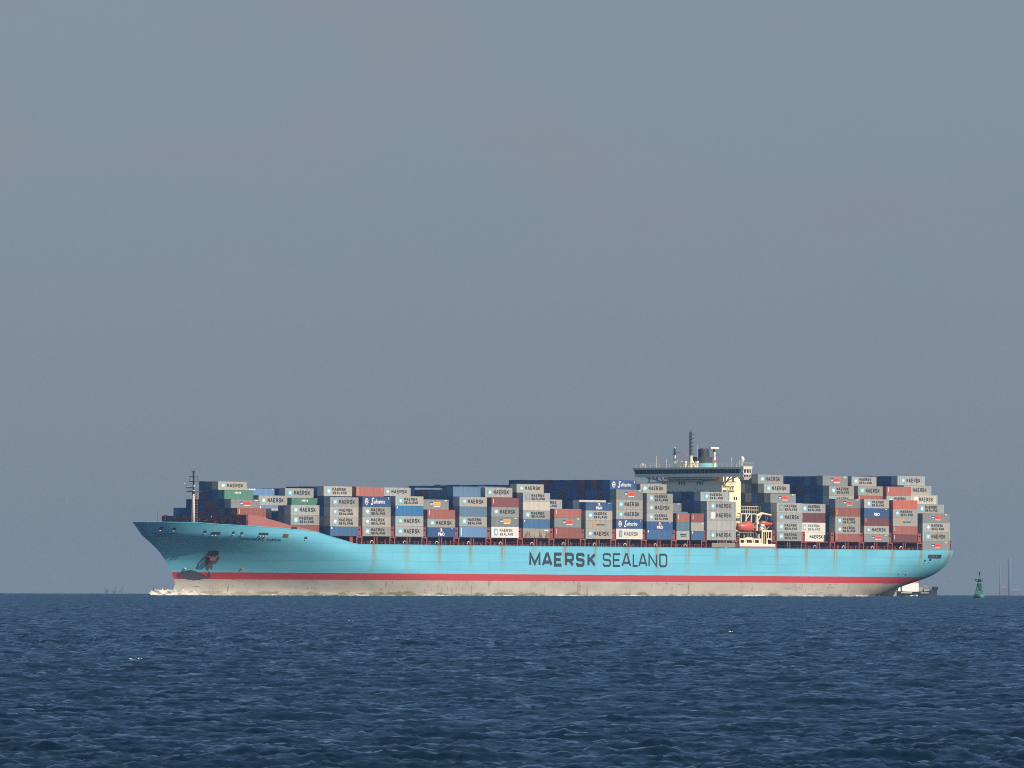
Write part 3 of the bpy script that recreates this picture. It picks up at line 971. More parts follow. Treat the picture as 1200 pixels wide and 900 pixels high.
mb.build('bridge_window', M['glass'], ss)
for y in np.arange(-20.6, 21, 1.53):
    mb = MB()
    mb.hexa([(243.46, y, 37.28), (243.6, y, 37.28), (243.6, y + 0.16, 37.28), (243.46, y + 0.16, 37.28)], [(243.2, y, 38.64), (243.4, y, 38.64), (243.4, y + 0.16, 38.64), (243.2, y + 0.16, 38.64)])
    mb.build('mullion', M['galv'], ss)
# the port wing end catches the sun: cabin with two rows of lights and a rounded tub below
mb = MB()
mb.box(243.2, 247.4, -22.2, -20.6, 38.5, 39.4)
mb.box(243.5, 247.1, -22.0, -20.8, 36.9, 37.4)
for x in (243.3, 244.6, 245.9, 246.9):
    mb.box(x, x + 0.35, -22.05, -20.9, 37.4, 38.5)
    mb.box(x + 0.05, x + 0.3, -21.9, -20.9, 36.2, 36.9)
mb.hexa([(244.2, -21.6, 35.3), (246.2, -21.6, 35.3), (246.2, -20.0, 35.3), (244.2, -20.0, 35.3)], [(243.4, -22.1, 36.2), (247.2, -22.1, 36.2), (247.2, -19.6, 36.2), (243.4, -19.6, 36.2)])
mb.box(243.0, 247.8, -22.3, -22.1, 39.4, 39.5)
for x in np.arange(243.0, 248, 0.95):
    mb.bar((x, -22.2, 39.4), (x, -22.2, 40.4), 0.06, 4)
mb.bar((243.0, -22.2, 40.4), (247.8, -22.2, 40.4), 0.06, 4)
mb.build('bridge_wing', M['white_paint'], ss)
mb = MB(); mb.box(243.7, 247.0, -21.85, -21.0, 37.4, 38.5); mb.box(243.8, 246.8, -21.75, -21.0, 36.2, 36.9)
mb.build('bridge_window', M['glass'], ss)
# brackets below both wings
mb = MB()
for sgn in (-1, 1):
    for y in (12.2, 15.4, 17.9):
        mb.bar((245.0, sgn * y, 36.3), (247.0, sgn * 11.4, 33.8 if y < 16 else 34.6), 0.2, 5)
    mb.box(244.6, 246.4, min(sgn * 11.4, sgn * 17.0), max(sgn * 11.4, sgn * 17.0), 34.6, 34.85)
    for y in (13.5, 16.6):
        mb.box(244.8, 245.2, sgn * y - 0.2, sgn * y + 0.2, 34.8, 36.3)
mb.build('wing_bracket', M['cream_paint'], ss)
# stair tower and walkways on the port side
mb = MB()
for z in (32.2, 33.6):
    mb.box(246.6, 252.0, -12.4, -HP - 0.02, z, z + 0.12)
    for x in np.arange(246.7, 252, 1.2):
        mb.bar((x, -12.35, z), (x, -12.35, z + 1.0), 0.05, 4)
    mb.bar((246.6, -12.35, z + 1.0), (252, -12.35, z + 1.0), 0.05, 4)
mb.bar((247, -12.0, 31.2), (251.5, -12.0, 35.5), 0.14, 4)
mb.build('stair_tower', M['cream_paint'], ss)
def pane(u, y, w, du, dy, dw):
    mb = MB(); mb.box(u, u + du, y, y + dy, w, w + dw); mb.build('window', M['glass'], ss)
for y in (5.2, 4.2, 3.2, -2.0, -3.0, -4.0):
    pane(245.96, y, 34.0, 0.1, 0.5, 0.95)
for y in (5.9, 4.6, -2.2, -3.3, -4.4, 0.6, 1.7, 7.6, -7.2, -8.3):
    pane(245.96, y, 31.2, 0.1, 0.5, 0.95)
for u, w in ((249.6, 32.4), (250.9, 32.4)):
    pane(u, -HP - 0.05, w, 0.55, 0.1, 0.85)
for u, w in ((251.6, 29.3), (252.6, 29.3)):
    pane(u, -HP - 0.05, w, 0.55, 0.1, 1.0)
for w in (25.6, 22.8, 20.4):
    pane(252.2, -HP - 0.05, w, 0.6, 0.1, 0.9)
# railing and posts on the roof
mb = MB()
for y in np.arange(-21.3, 21.5, 1.9):
    mb.bar((243.3, y, 39.2), (243.3, y, 40.4), 0.06, 4)
for z in (39.8, 40.4):
    mb.bar((243.3, -21.5, z), (243.3, 21.5, z), 0.045, 4)
for y, h in ((13.2, 3.6), (3.6, 1.5), (5.0, 2.4), (17.8, 1.2), (-16.5, 3.0), (-19.5, 2.2), (9.2, 2.6)):
    mb.bar((244.4, y, 39.2), (244.4, y, 39.2 + h), 0.07, 5)
mb.build('roof_railing', M['cream_paint'], ss)
mb = MB()
for x, y in ((245.0, 3.8), (245.3, 2.6), (246.8, -0.8)):
    mb.lathe([(0.5, 0), (0.45, 1.2), (0.62, 1.3), (0.6, 1.9)], (x, y, 39.2), 10)
mb.build('vent', M['cream_paint'], ss)
# masts
mm = MB()
mm.lathe([(0.75, 0), (0.6, 3.6)], (244.8, 0, 39.2), 10); mm.bar((245.4, -1.4, 39.2), (244.9, 0, 42.2), 0.3, 6)
mainm = mm.build('main_mast', M['cream_paint'], ss)
mb = MB()
for dx, dy in ((-.28, -.28), (.28, -.28), (-.28, .28), (.28, .28)):
    mb.bar((244.8 + dx, dy, 42.6), (244.8 + dx * 0.8, dy * 0.8, 50.0), 0.11, 4)
z = 42.8; s = 1
while z < 49.7:
    mb.bar((244.5, -0.28 * s, z), (245.1, 0.28 * s, z + 0.55), 0.09, 4); s = -s; z += 0.5
for z, r_ in ((43.2, 1.2), (44.2, 0.9), (45.4, 1.0), (46.6, 1.0), (47.8, 1.1), (49.0, 1.3)):
    mb.box(244.6, 245.0, -r_, 0.4, z, z + 0.14); mb.bar((244.8, -r_, z), (244.8, -r_, z + 0.5), 0.09, 4)
mb.bar((244.8, 0, 50.0), (244.8, 0, 50.6), 0.07, 4)
mb.build('mast_head', M['mast_dark'], mainm) if False else mb.build('mast_head', M['mast_dark'], ss)
mb = MB(); mb.lathe([(0.55, 0), (0.42, 4.0)], (244.4, 6, 39.2), 10); mb.build('signal_mast', M['cream_paint'], ss)
mb = MB(); mb.bar((244.4, 6, 43.0), (244.4, 6, 44.9), 0.34, 6); mb.bar((244.4, 6, 43.5), (244.4, 3.6, 43.9), 0.06, 4); mb.box(244.0, 244.8, 5.2, 6.8, 43.2, 43.35); mb.build('signal_light', M['mast_dark'], ss)
mb = MB(); mb.lathe([(0.1, 0), (0.32, 0.12), (0.32, 0.4), (0.1, 0.55)], (244.4, 6, 44.9), 8); mb.build('lamp', M['white_paint'], ss)
mb = MB(); mb.lathe([(0.55, 0), (0.42, 4.6)], (244.9, -9.2, 39.2), 10); mb.build('radar_mast', M['cream_paint'], ss)
mb = MB(); mb.bar((244.9, -9.2, 42.6), (244.9, -9.2, 44.7), 0.36, 6); mb.bar((244.9, -9.2, 42.9), (244.9, -11.2, 42.9), 0.08, 4); mb.build('radar_motor', M['mast_dark'], ss)
mb = MB(); mb.box(243.0, 246.9, -9.5, -8.9, 44.8, 45.3); mb.build('radar_scanner', M['white_paint'], ss)
mb = MB(); mb.bar((244.4, -3.1, 39.2), (244.4, -3.1, 46.0), 0.06, 5); mb.build('whip_antenna', M['white_paint'], ss)
mb = MB(); mb.lathe([(0.25, 0), (0.22, 1.2), (0.62, 1.5), (0.78, 2.1), (0.7, 2.7), (0.3, 3.15)], (245.6, -19.6, 39.3), 12); mb.build('satellite_dome', M['white_paint'], ss, True)
mb = MB(); mb.lathe([(0.1, 0), (0.1, 0.5), (0.4, 0.7), (0.42, 1.1), (0.15, 1.4)], (244.3, 18.8, 39.3), 12); mb.build('satellite_dome', M['white_paint'], ss, True)
for y0, w0 in ((3.1, 42.6), (-10.3, 40.9)):
    mb = MB(); mb.add([(244.6, y0, w0), (245.5, y0 + 0.1, w0 - 0.1), (245.4, y0 + 0.1, w0 + 0.75), (244.6, y0, w0 + 0.9)], [(0, 1, 2, 3)])
    mb.build('signal_flag', M['flag_red'], ss)
# funnel
mb = MB(); mb.lathe([(1.0, 0), (1.0, 1.45)], (251.3, -0.6, 39.2), 28, 4.2, 2.6); fu = mb.build('funnel', M['funnel_blue'], ship, True)
es = fu.modifiers.new('edges', 'EDGE_SPLIT'); es.split_angle = R(40)
mb = MB(); mb.lathe([(1.0, 0), (1.0, 1.75)], (250.8, 0.3, 40.65), 28, 4.3, 3.4)
mb.lathe([(1.0, 0), (1.0, 2.4), (0.86, 2.45)], (250.8, -0.2, 42.4), 28, 2.1, 1.45)
cap = mb.build('funnel_cap', M['funnel_black'], fu, True)
es = cap.modifiers.new('edges', 'EDGE_SPLIT'); es.split_angle = R(40)
mb = MB()
for x, y in ((250.0, 0.4), (251.6, -0.6), (251.0, 0.6)):
    mb.bar((x, y, 44.0), (x + 0.1, y, 45.05), 0.32, 8)
mb.build('exhaust_pipe', M['funnel_black'], fu)

# boat deck aft of the house: rails, davits, frames
mb = MB()
mb.box(242.6, 259.6, -21.3, -20.9, 15.2, 16.0)
mb.build('boat_deck_coaming', M['white_paint'], ship)
mb = MB()
mb.box(242.6, 260.0, -21.25, -20.95, DK + 0.02, 15.2)
mb.build('deck_edge_plate', M['rail_red'], ship)
mb = MB()
def frame(x0, x1, z0, z1, y, t=0.4):
    mb.box(x0, x0 + t, y, y + 0.3, z0, z1); mb.box(x1 - t, x1, y, y + 0.3, z0, z1)
    mb.box(x0 + t, x1 - t, y, y + 0.3, z1 - t, z1)
mb.box(243.0, 253.5, -20.9, -20.6, 17.15, 17.6)
mb.box(243.0, 253.5, -20.9, -20.6, 16.0, 16.25)
for x in (243.0, 245.2, 245.9, 249.0, 249.8, 252.3, 252.9):
    mb.box(x, x + 0.55, -20.88, -20.62, 16.2, 17.2)
mb.hexa([(245.6, -20.9, 17.6), (249.5, -20.9, 17.6), (249.5, -20.6, 17.6), (245.6, -20.6, 17.6)], [(246.4, -20.9, 17.95), (249.0, -20.9, 17.95), (249.0, -20.6, 17.95), (246.4, -20.6, 17.95)])
frame(253.6, 258.6, 16.0, 20.2, -20.9, 0.55)
for x in (254.7, 255.8):
    mb.box(x, x + 0.25, -20.85, -20.6, 16.0, 19.7)
mb.box(256.7, 257.0, -20.85, -20.6, 17.4, 19.7)
mb.box(255.9, 258.2, -20.86, -20.6, 17.3, 17.7); mb.box(255.9, 256.5, -20.86, -20.6, 16.0, 17.3)
mb.box(252.9, 253.35, -20.2, -19.8, 16.0, 19.0)
mb.box(253.8, 258.4, -20.6, -16.5, 19.9, 20.15)
mb.build('boat_deck_frame', M['cream_paint'], ship)
mb = MB()                                                   # davit with its arm
mb.bar((252.7, -19.6, 20.0), (252.7, -19.6, 24.6), 0.42, 8, 0.34)
mb.bar((252.3, -19.6, 24.4), (255.2, -19.6, 25.3), 0.42, 8); mb.bar((255.0, -19.6, 25.3), (261.0, -19.6, 24.6), 0.34, 8, 0.22)
mb.bar((253.0, -19.6, 22.8), (255.0, -19.6, 25.0), 0.2, 6)
mb.box(252.2, 253.4, -20.0, -19.2, 22.0, 22.8)
mb.build('davit', M['cream_paint'], ship)
mb = MB()                                                   # gallery with railings behind the boats
GY = -15.0
mb.box(250.6, 263.2, GY, GY + 1.2, 25.0, 25.25)
for x in np.arange(250.7, 263.3, 1.05):
    mb.bar((x, GY, 25.2), (x, GY, 27.4), 0.085, 4)
for z in (26.3, 27.4):
    mb.bar((250.6, GY, z), (263.2, GY, z), 0.09, 4)
for x in (250.8, 253.2, 255.8, 257.9, 260.6, 262.6, 263.1):
    mb.box(x, x + 0.28, GY, GY + 0.3, 16.0, 25.0)
mb.box(262.2, 263.1, GY - 0.05, GY + 0.2, 25.0, 27.4)
mb.box(250.6, 263.2, GY, GY + 1.2, 21.0, 21.2)
for x0, x1 in ((251, 255), (256, 260)):
    mb.bar((x0, GY, 21.2), (x1, GY, 25.0), 0.12, 4)
mb.build('gallery', M['cream_paint'], ship)
mb = MB()
rr = random.Random(11)
for i in range(26):
    x = rr.uniform(243.5, 253); y = rr.uniform(-20.2, -17); z = rr.choice((16.0, 16.0, 17.8, 18.4)); h = rr.uniform(0.4, 1.6)
    mb.box(x, x + rr.uniform(.2, .7), y, y + .5, z, z + h)
for x in (243.4, 245.6, 247.9, 250.2):
    mb.box(x, x + 0.16, -20.4, -20.2, 16.0, 19.6)
mb.box(243.2, 250.6, -20.4, -18.2, 19.3, 19.5)
mb.box(246.5, 248.6, -19.4, -18.4, 16.0, 18.8)
mb.build('deck_machinery', M['galv'], ship)
for x, z in ((254.6, 20.15), (255.0, 21.1)):
    mb = MB(); mb.bar((x - 0.7, -19.8, z + 0.5), (x + 0.7, -19.8, z + 0.5), 0.45, 12); mb.build('liferaft_canister', M['white_paint'], ship)
mb = MB(); mb.box(256.6, 257.4, -19.4, -18.4, 20.15, 22.6); mb.bar((257.6, -19.2, 20.2), (260.2, -19.2, 22.2), 0.2, 6); mb.bar((260.2, -19.2, 20.1), (259.0, -19.2, 22.4), 0.16, 6)
mb.build('boat_cradle', M['galv'], ship)
mb = MB(); mb.box(229.5, 240.6, -21.25, -20.9, DK + 0.3, DK + 1.6)
for x in np.arange(229.6, 240.5, 0.45):
    mb.box(x, x + 0.2, -21.3, -21.25, DK + 0.4, DK + 1.5)
mb.build('stowed_gangway', M['galv'], ship)

# ------------------------------------------------------------------ boats hung at the boat deck (things of their own)
def boat_shell(L, B, H0, canopy, n=22):
    """closed boat hull: stations along x; canopy(t) is the height of the cover above the gunwale"""
    vs, fs, ring = [], [], 14
    for i in range(n + 1):
        t = i / n
        bw = B / 2 * max(0.03, (1 - abs(2 * t - 1) ** 2.8)) ** 0.6
        kl = H0 * 0.32 * abs(2 * t - 1) ** 2.5
        cp = canopy(t)
        for j in range(ring):
            a = 2 * math.pi * j / ring
            s_, c_ = math.sin(a), math.cos(a)
            y = bw * math.copysign(abs(c_) ** 0.75, c_)
            z = H0 + (cp * abs(s_) ** 0.8 if s_ > 0 else -(H0 - kl) * abs(s_) ** 0.8)
            vs.append((t * L, y, z))
    for i in range(n):
        for j in range(ring):
            k = (j + 1) % ring
            fs.append((i * ring + j, (i + 1) * ring + j, (i + 1) * ring + k, i * ring + k))
    fs += [tuple(range(ring)), tuple(range(n * ring, (n + 1) * ring))[::-1]]
    return MB().add(vs, fs)

lb = empty('lifeboat', ship_pt(243.2, -19.7, 19.6), SHIP_ROT)
tag(lb, 'large red enclosed lifeboat hung beside the cream house at the boat deck', 'lifeboat')
boat_shell(8.0, 2.9, 1.5, lambda t: 1.15 + 0.75 * math.exp(-((t - 0.62) / 0.2) ** 2)).build('boat_body', M['boat_red'], lb, True)
mb = MB()
for x in (4.0, 4.8, 5.6):
    mb.box(x, x + 0.4, -1.2, -1.0, 2.3, 2.6)
mb.build('window', M['glass'], lb)
mb = MB(); mb.bar((1.6, 0, 2.7), (1.6, 0.2, 4.4), 0.08, 5); mb.bar((6.4, 0, 2.9), (6.4, 0.2, 4.6), 0.08, 5); mb.build('lifting_fall', M['galv'], lb)
rb = empty('rescue_boat', ship_pt(254.4, -19.4, 21.5), SHIP_ROT)
tag(rb, 'small red open rescue boat under the davit arm, aft of the large lifeboat', 'rescue boat')
boat_shell(6.2, 1.9, 0.9, lambda t: 0.18 + 0.5 * math.exp(-((t - 0.25) / 0.2) ** 2)).build('boat_body', M['boat_red'], rb, True)
mb = MB(); mb.box(5.0, 5.9, -0.3, 0.3, 0.9, 1.5); mb.build('outboard_motor', M['rubber_and_shade'], rb)
mb = MB(); mb.bar((3.2, 0, 1.0), (2.6, 0, 3.0), 0.06, 5); mb.bar((3.2, 0, 1.0), (3.9, 0, 3.0), 0.06, 5); mb.build('lifting_sling', M['galv'], rb)

# ------------------------------------------------------------------ containers
ROW = 2.5
def face_px(u, row, y):
    """height on the ship of a level seen at frame height y, for a box face standing at (u, row)"""
    p = ship_pt(u, -BEAM + ROW * (row - 1), 0)
    px = 600 + F * p.x / p.y
    z = EYE - (y - 684.5 - 0.00216 * (px - 600)) * p.y / F
    return z - p.z

# kind: body paint, colour words, what is on it
KIND = {
    'M': ('grey', 'pale grey container with one-line lettering'), 'MS': ('grey', 'pale grey container with two-line lettering'),
    'MT': ('tan', 'tan container with one-line dark lettering'), 'MST': ('tan', 'tan container with two-line dark lettering'),
    'MK': ('grey', 'grey container with teal outlined emblem'), 'MWE': ('grey', 'grey container with plain white emblem'),
    'WM': ('white', 'bright white container with faded lettering'), 'WMS': ('white', 'bright white container, faded two-line lettering'),
    'WMX': ('white', 'bright white container with lettering only'), 'MC': ('cream', 'cream ribbed container with one-line lettering'),
    'CR': ('cream', 'plain cream container without any lettering'), 'GP': ('grey', 'plain grey container without any lettering'),
    'HR': ('greygreen', 'slate grey container with red panel'), 'HY': ('greygreen', 'slate grey container with yellow panel'),
    'PO': ('saf_blue', 'navy blue container with white letters'), 'PN': ('saf_blue', 'dark blue container, small white lettering'),
    'SF': ('saf_blue', 'royal blue container with white script'), 'HL': ('tan', 'dirty tan container with orange mark'),
    'HG': ('grey', 'grey container with slanted orange mark'), 'B': ('blue', 'mid blue container with white corner'),
    'BB': ('bright_blue', 'bright blue container with white corner'), 'BS': ('steel_blue', 'steel blue container with plain side'),
    'BL': ('light_blue', 'light blue container with white bar'), 'BW': ('light_blue', 'faded blue container with top lettering'),
    'R': ('brown', 'brown container with white end mark'), 'RS': ('salmon', 'faded red container, white end mark'),
    'RY': ('brown', 'brown container with yellow end mark'), 'RR': ('salmon', 'salmon container with yellow end marks'),
    'MR': ('maroon', 'maroon container with small white marks'), 'OR': ('orange', 'bright orange red plain container'),
    'GR': ('green', 'green container with white lettering'), 'RT': ('rusty_tan', 'rust streaked tan container'),
    'TL': ('teal', 'dull teal short container'), 'TN': ('tan', 'plain tan short container'), 'SM': ('tan', 'tan short container, small lettering'),
    'B2': ('blue', 'blue short container, white corner'), 'R2': ('salmon', 'faded red short container'), 'MR2': ('brown', 'brown red short container'),
    'WS': ('cream', 'whitish container showing its top edge'),
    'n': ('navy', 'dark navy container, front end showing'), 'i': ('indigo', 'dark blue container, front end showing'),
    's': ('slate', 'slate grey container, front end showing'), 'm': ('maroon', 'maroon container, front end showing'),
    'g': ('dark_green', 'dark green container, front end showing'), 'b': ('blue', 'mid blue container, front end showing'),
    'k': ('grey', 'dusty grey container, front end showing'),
}
# per bay: row from the port side -> (levels seen, top first; kinds, top first).  'fill': rows a..b stand up to a level
SPEC = {
    'a': {5: ([595, 605.8, 616], 'R WS'), 6: ([584.8, 595.2], 'HR'), 7: ([574, 584.5], 'GR'), 8: ([564, 573.8], 'MT'),
          'fill': [(9, 10, 564), (11, 11, 584.8), (12, 12, 584.8), (13, 13, 595), (14, 14, 595)], 'end': {(9, 0): 's', (10, 0): 's', (11, 0): 'n', (12, 0): 'n', (13, 0): 'i'}},
    'A': {2: ([591.5, 603.3, 615, 626], 'M MS R'), 3: ([592, 603.5], 's'), 5: ([595.7, 607], 'WS'), 7: ([580.3, 592, 603.5], 'M BL'), 9: ([572, 581.5], 'BW'),
          'fill': [(4, 4, 600), (6, 6, 597), (8, 8, 580), (10, 14, 572)]},
    'B': {1: ([582.3, 593.9, 605.5, 616.8, 627.8], 'M MST MST B'), 2: ([569.5, 581], 'MST'), 7: ([583.3, 593.6], 'GR'), 8: ([571.8, 583.2], 'M'),
          'fill': [(3, 6, 594), (9, 14, 572)]},
    'C': {1: ([581.5, 593.6, 605.3, 617, 628], 'SF MST MST MST'), 2: ([570, 581.4], 'RR'), 'fill': [(3, 12, 570)]},
    'D': {1: ([581.2, 592.4, 604.5, 616.3, 628.2], 'MST BB M M'), 3: ([571, 581], 'M'), 'fill': [(2, 2, 581.5), (4, 12, 572.5)]},
    'E': {1: ([597, 607.5, 617.9, 628.4], 'RS MT PO'), 2: ([585, 596.9], 'HY'), 'fill': [(3, 8, 586), (9, 12, 573)]},
    'F': {1: ([582, 593.4, 605, 616.8, 628.8], 'MT BS MST BL'), 2: ([570, 581.8], 'BS'), 8: ([571.4, 582], 'BS'), 'fill': [(3, 7, 573.6), (9, 13, 572)],
          'end': {(4, 0): 's', (5, 0): 's', (6, 0): 'm', (7, 0): 's'}},
    'G': {1: ([583, 594, 605.4, 617, 629], 'MR M HY WMS'), 2: ([571, 582.4], 'M'), 'fill': [(3, 5, 570), (6, 13, 569)]},
    'H': {1: ([577.3, 587.5, 598, 608.3, 619, 630], 'MK CR MS B RT'), 2: ([567, 577.1], 'MT'), 'fill': [(3, 14, 568)]},
    'I': {1: ([596, 606.4, 618, 629.8], 'RS HR R'), 4: ([585, 596], 'MS'), 'fill': [(2, 3, 597), (5, 10, 586)]},
    'J': {1: ([588.2, 598, 609.6, 619.6, 630], 'PO MST HL MT'), 2: ([585.6, 597], 'CR'), 'fill': [(3, 10, 586.5)]},
    'K': {1: ([573.3, 585, 596.7, 608.2, 619.3, 630.8], 'HR MT M SF WM'), 2: ([562.2, 573.2], 'SF'), 'fill': [(3, 16, 562.3), (17, 17, 562.3)],
          'end': {(7, 0): 'i', (8, 0): 's', (9, 0): 'i', (10, 0): 'i', (11, 0): 'm', (12, 0): 'm', (3, 0): 'n', (4, 0): 'm', (5, 0): 'n', (6, 0): 'm'}},
    'L': {1: ([578, 589.3, 600.7, 611, 620.6, 631.2], 'MS MT MST PO B'), 2: ([566.9, 577.5], 'MT'), 'fill': [(3, 6, 569)]},
    'M': {1: ([601.2, 611.7, 621.9, 631.8], 'R2|MR2 TL|TN SM|B2'), 3: ([599.2, 609.8], 'BL'), 4: ([589, 599], 'HR'), 'fill': [(2, 2, 602), (5, 10, 590)]},
    'N': {1: ([587.3, 598.2, 609.6, 621, 632.4], 'M MWE GP M'), 2: ([576, 587], 'MS'), 'fill': [(3, 11, 576)],
          'end': {(3, 0): 'i', (4, 0): 'n', (5, 0): 's', (6, 0): 's', (3, 1): 'i', (4, 1): 's', (5, 1): 'n', (6, 1): 'i'}},
    'O': {1: ([589.2, 600.5, 611.6, 623, 634.2], 'MK M MS MS'), 2: ([578.2, 589], 'HR'), 3: ([566.8, 577.6], 'M'), 4: ([555.8, 566.6], 'M'), 'fill': [(5, 10, 555.5)],
          'end': {(5, 0): 's', (6, 0): 's', (7, 0): 's', (5, 1): 's', (6, 1): 'k', (7, 1): 'm', (8, 1): 's', (5, 2): 'k', (6, 2): 'i', (7, 2): 'i', (4, 2): 'n', (4, 1): 's'}},
    'P': {2: ([590, 601, 612.2, 623.7, 635], 'MS MR WMS WMX'), 'fill': [(3, 9, 590.5)]},
    'Q': {1: ([584.2, 595, 605, 615.2, 625.3, 635.2], 'HR RY MST MST RY'), 2: ([569.1, 580.5, 592], 'MST MST'), 3: ([557.2, 568.8], 'HR'), 'fill': [(4, 12, 558)]},
    'R': {1: ([584.8, 595.4, 605.6, 616, 625.7, 635.8], 'MST PN MR MT HR'), 2: ([569.4, 580.6, 592], 'MT R'), 3: ([558.2, 569], 'MST'), 'fill': [(4, 12, 558)]},
    'S': {1: ([585.8, 596.2, 606.4, 616.5, 626.1, 636.2], 'OR MS HG RS MR'), 2: ([570, 580.8, 591], 'RS MS'), 'fill': [(3, 8, 572)]},
    'T': {1: ([601.6, 612.3, 623.3, 634.4, 645.4], 'HR MST MT HR'), 2: ([590.8, 601.4], 'MS'), 3: ([580, 590.6], 'MC'), 4: ([568.8, 579.8], 'MT'), 5: ([557.6, 568.6], 'M'), 'fill': [(6, 12, 557.8)]},
}
rng = random.Random(21)
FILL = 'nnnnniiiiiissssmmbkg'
BOX = []          # u, row, tier, w0, w1, length, kind
for k in ORDER:
    sp = SPEC[k]; u = BAY[k]
    base = 14.5 if k == 'T' else BASE
    LEN = 13.72 if k in 'NT' else 12.19
    stacks = {}
    for r, val in sp.items():
        if isinstance(r, int):
            lev = [face_px(u, r, y) for y in val[0]]
            stacks[r] = [(lev[i + 1], lev[i], kd) for i, kd in enumerate(val[1].split())]
    for a, b, y in sp['fill']:
        for r in range(a, b + 1):
            if r not in stacks:
                top = face_px(u, r, y) + (rng.random() - 0.5) * 0.10
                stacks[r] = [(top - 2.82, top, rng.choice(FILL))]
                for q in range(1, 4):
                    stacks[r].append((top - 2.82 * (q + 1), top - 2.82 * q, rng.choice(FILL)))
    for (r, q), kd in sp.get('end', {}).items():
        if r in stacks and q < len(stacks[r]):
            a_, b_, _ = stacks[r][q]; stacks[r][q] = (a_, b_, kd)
    for r, st in stacks.items():
        low = st[-1][0]
        while st and st[-1][1] < base + 0.9: st.pop()
        low = st[-1][0] if st else base
        n = round((low - base) / 2.75)
        if n <= 0 and st and low - base < 1.4: st[-1] = (base, st[-1][1], st[-1][2])
        for q in range(max(0, n)):
            h = (low - base) / n
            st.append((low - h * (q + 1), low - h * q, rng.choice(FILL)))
        for t, (w0, w1, kd) in enumerate(reversed(st)):
            if '|' in kd:
                ka, kb = kd.split('|')
                BOX.append((u, r, t, w0, w1, 6.06, ka, k)); BOX.append((u + 6.75, r, t, w0, w1, 6.06, kb, k))
            else:
                du = -1.0 if (k, r) in (('M', 3), ('M', 4)) else 0.0
                BOX.append((u + du, r, t, w0, w1, LEN, kd, k))

# which boxes show from the water: a small depth buffer over their near faces
def shown(boxes):
    SC = 2.0; X0, Y0 = 140, 500; W, H = int(1000 * SC), int(210 * SC)
    depth = np.full((H, W), 1e9); ids = np.full((H, W), -1)
    rot = np.array(SHIP_M.to_3x3()); off = np.array(SHIP_M.to_translation())
    def face(pts, i):
        P = np.array(pts) @ rot.T + off
        x = (600 + F * P[:, 0] / P[:, 1] - X0) * SC
        y = (684.5 + 0.00216 * (F * P[:, 0] / P[:, 1]) - F * (P[:, 2] - EYE) / P[:, 1] - Y0) * SC
        # pts: bottom-left, bottom-right, top-right, top-left
        if x[0] > x[1]: return
        for c in range(max(0, int(x[0])), min(W, int(x[1]) + 1)):
            t = (c + 0.5 - x[0]) / max(1e-6, x[1] - x[0])
            if t < 0 or t > 1: continue
            yt = y[3] + (y[2] - y[3]) * t; yb = y[0] + (y[1] - y[0]) * t; dd = P[0, 1] + (P[1, 1] - P[0, 1]) * t
            a, b = max(0, int(round(yt))), min(H, int(round(yb)))
            sel = depth[a:b, c] > dd
            depth[a:b, c][sel] = dd; ids[a:b, c][sel] = i
    def solid(u0, u1, y0, y1, w0, w1, i):
        face([(u0, y0, w0), (u1, y0, w0), (u1, y0, w1), (u0, y0, w1)], i)
        face([(u0, y1, w0), (u0, y0, w0), (u0, y0, w1), (u0, y1, w1)], i)
    for i, (u, r, t, w0, w1, L, kd, k) in enumerate(boxes):
        y = -BEAM + ROW * (r - 1)
        solid(u, u + L, y, y + 2.44, w0, w1, i)
    solid(246, 255, -11.4, 11.4, 14, 35, -2); solid(243.5, 247, -21.4, 21.4, 36.3, 39.2, -2); solid(247, 255, -13, 11, 14, 39, -2)
    solid(27.8, 28, -16.5, 16.5, 14, 22.6, -2)
    for a, b, z in ((20, 38, 19.2), (38, 47, 18.8), (47, 55, 17.9), (55, 63, 16.4)):
        solid(a, b, -21.5, 21, 0, z, -2)
    return np.bincount(ids[ids >= 0].ravel(), minlength=len(boxes)) / SC ** 2
AREA = shown(BOX)
order = sorted(range(len(BOX)), key=lambda i: -AREA[i])
single = [i for i in order if AREA[i] >= 2.0][:300]
print('containers', len(BOX), 'in view', int((AREA >= 0.25).sum()), 'single', len(single), 'last area', AREA[single[-1]])

def shell(L):
    """box with corner posts, rails and slightly sunk corrugated walls, height 1"""
    mb = MB(); p = 0.16; q = 0.05
    mb.box(0.03, L - 0.03, 0.03, 2.41, 0.004, 0.98)
    for x in (0, L - p):
        for y in (0, 2.44 - p):
            mb.box(x, x + p, y, y + p, 0.0, 0.984)
    for z in (0.0, 0.984 - q):
        for y in (0, 2.44 - p):
            mb.box(p, L - p, y + 0.004, y + p, z, z + q)
        for x in (0, L - p):
            mb.box(x + 0.004, x + p, p, 2.44 - p, z, z + q)
    n = int(L / 0.56)
    for i in range(n):
        x = 0.3 + i * (L - 0.6) / n
        mb.box(x, x + 0.25, 0.012, 0.03, q, 0.984 - q)
    for y in (0.75, 1.25, 1.75):
        mb.box(0.0, 0.03, y - 0.05, y + 0.05, q, 0.984 - q)
    return mb.mesh('container_shell')
SHELL = {L: shell(L) for L in (6.06, 12.19, 13.72)}

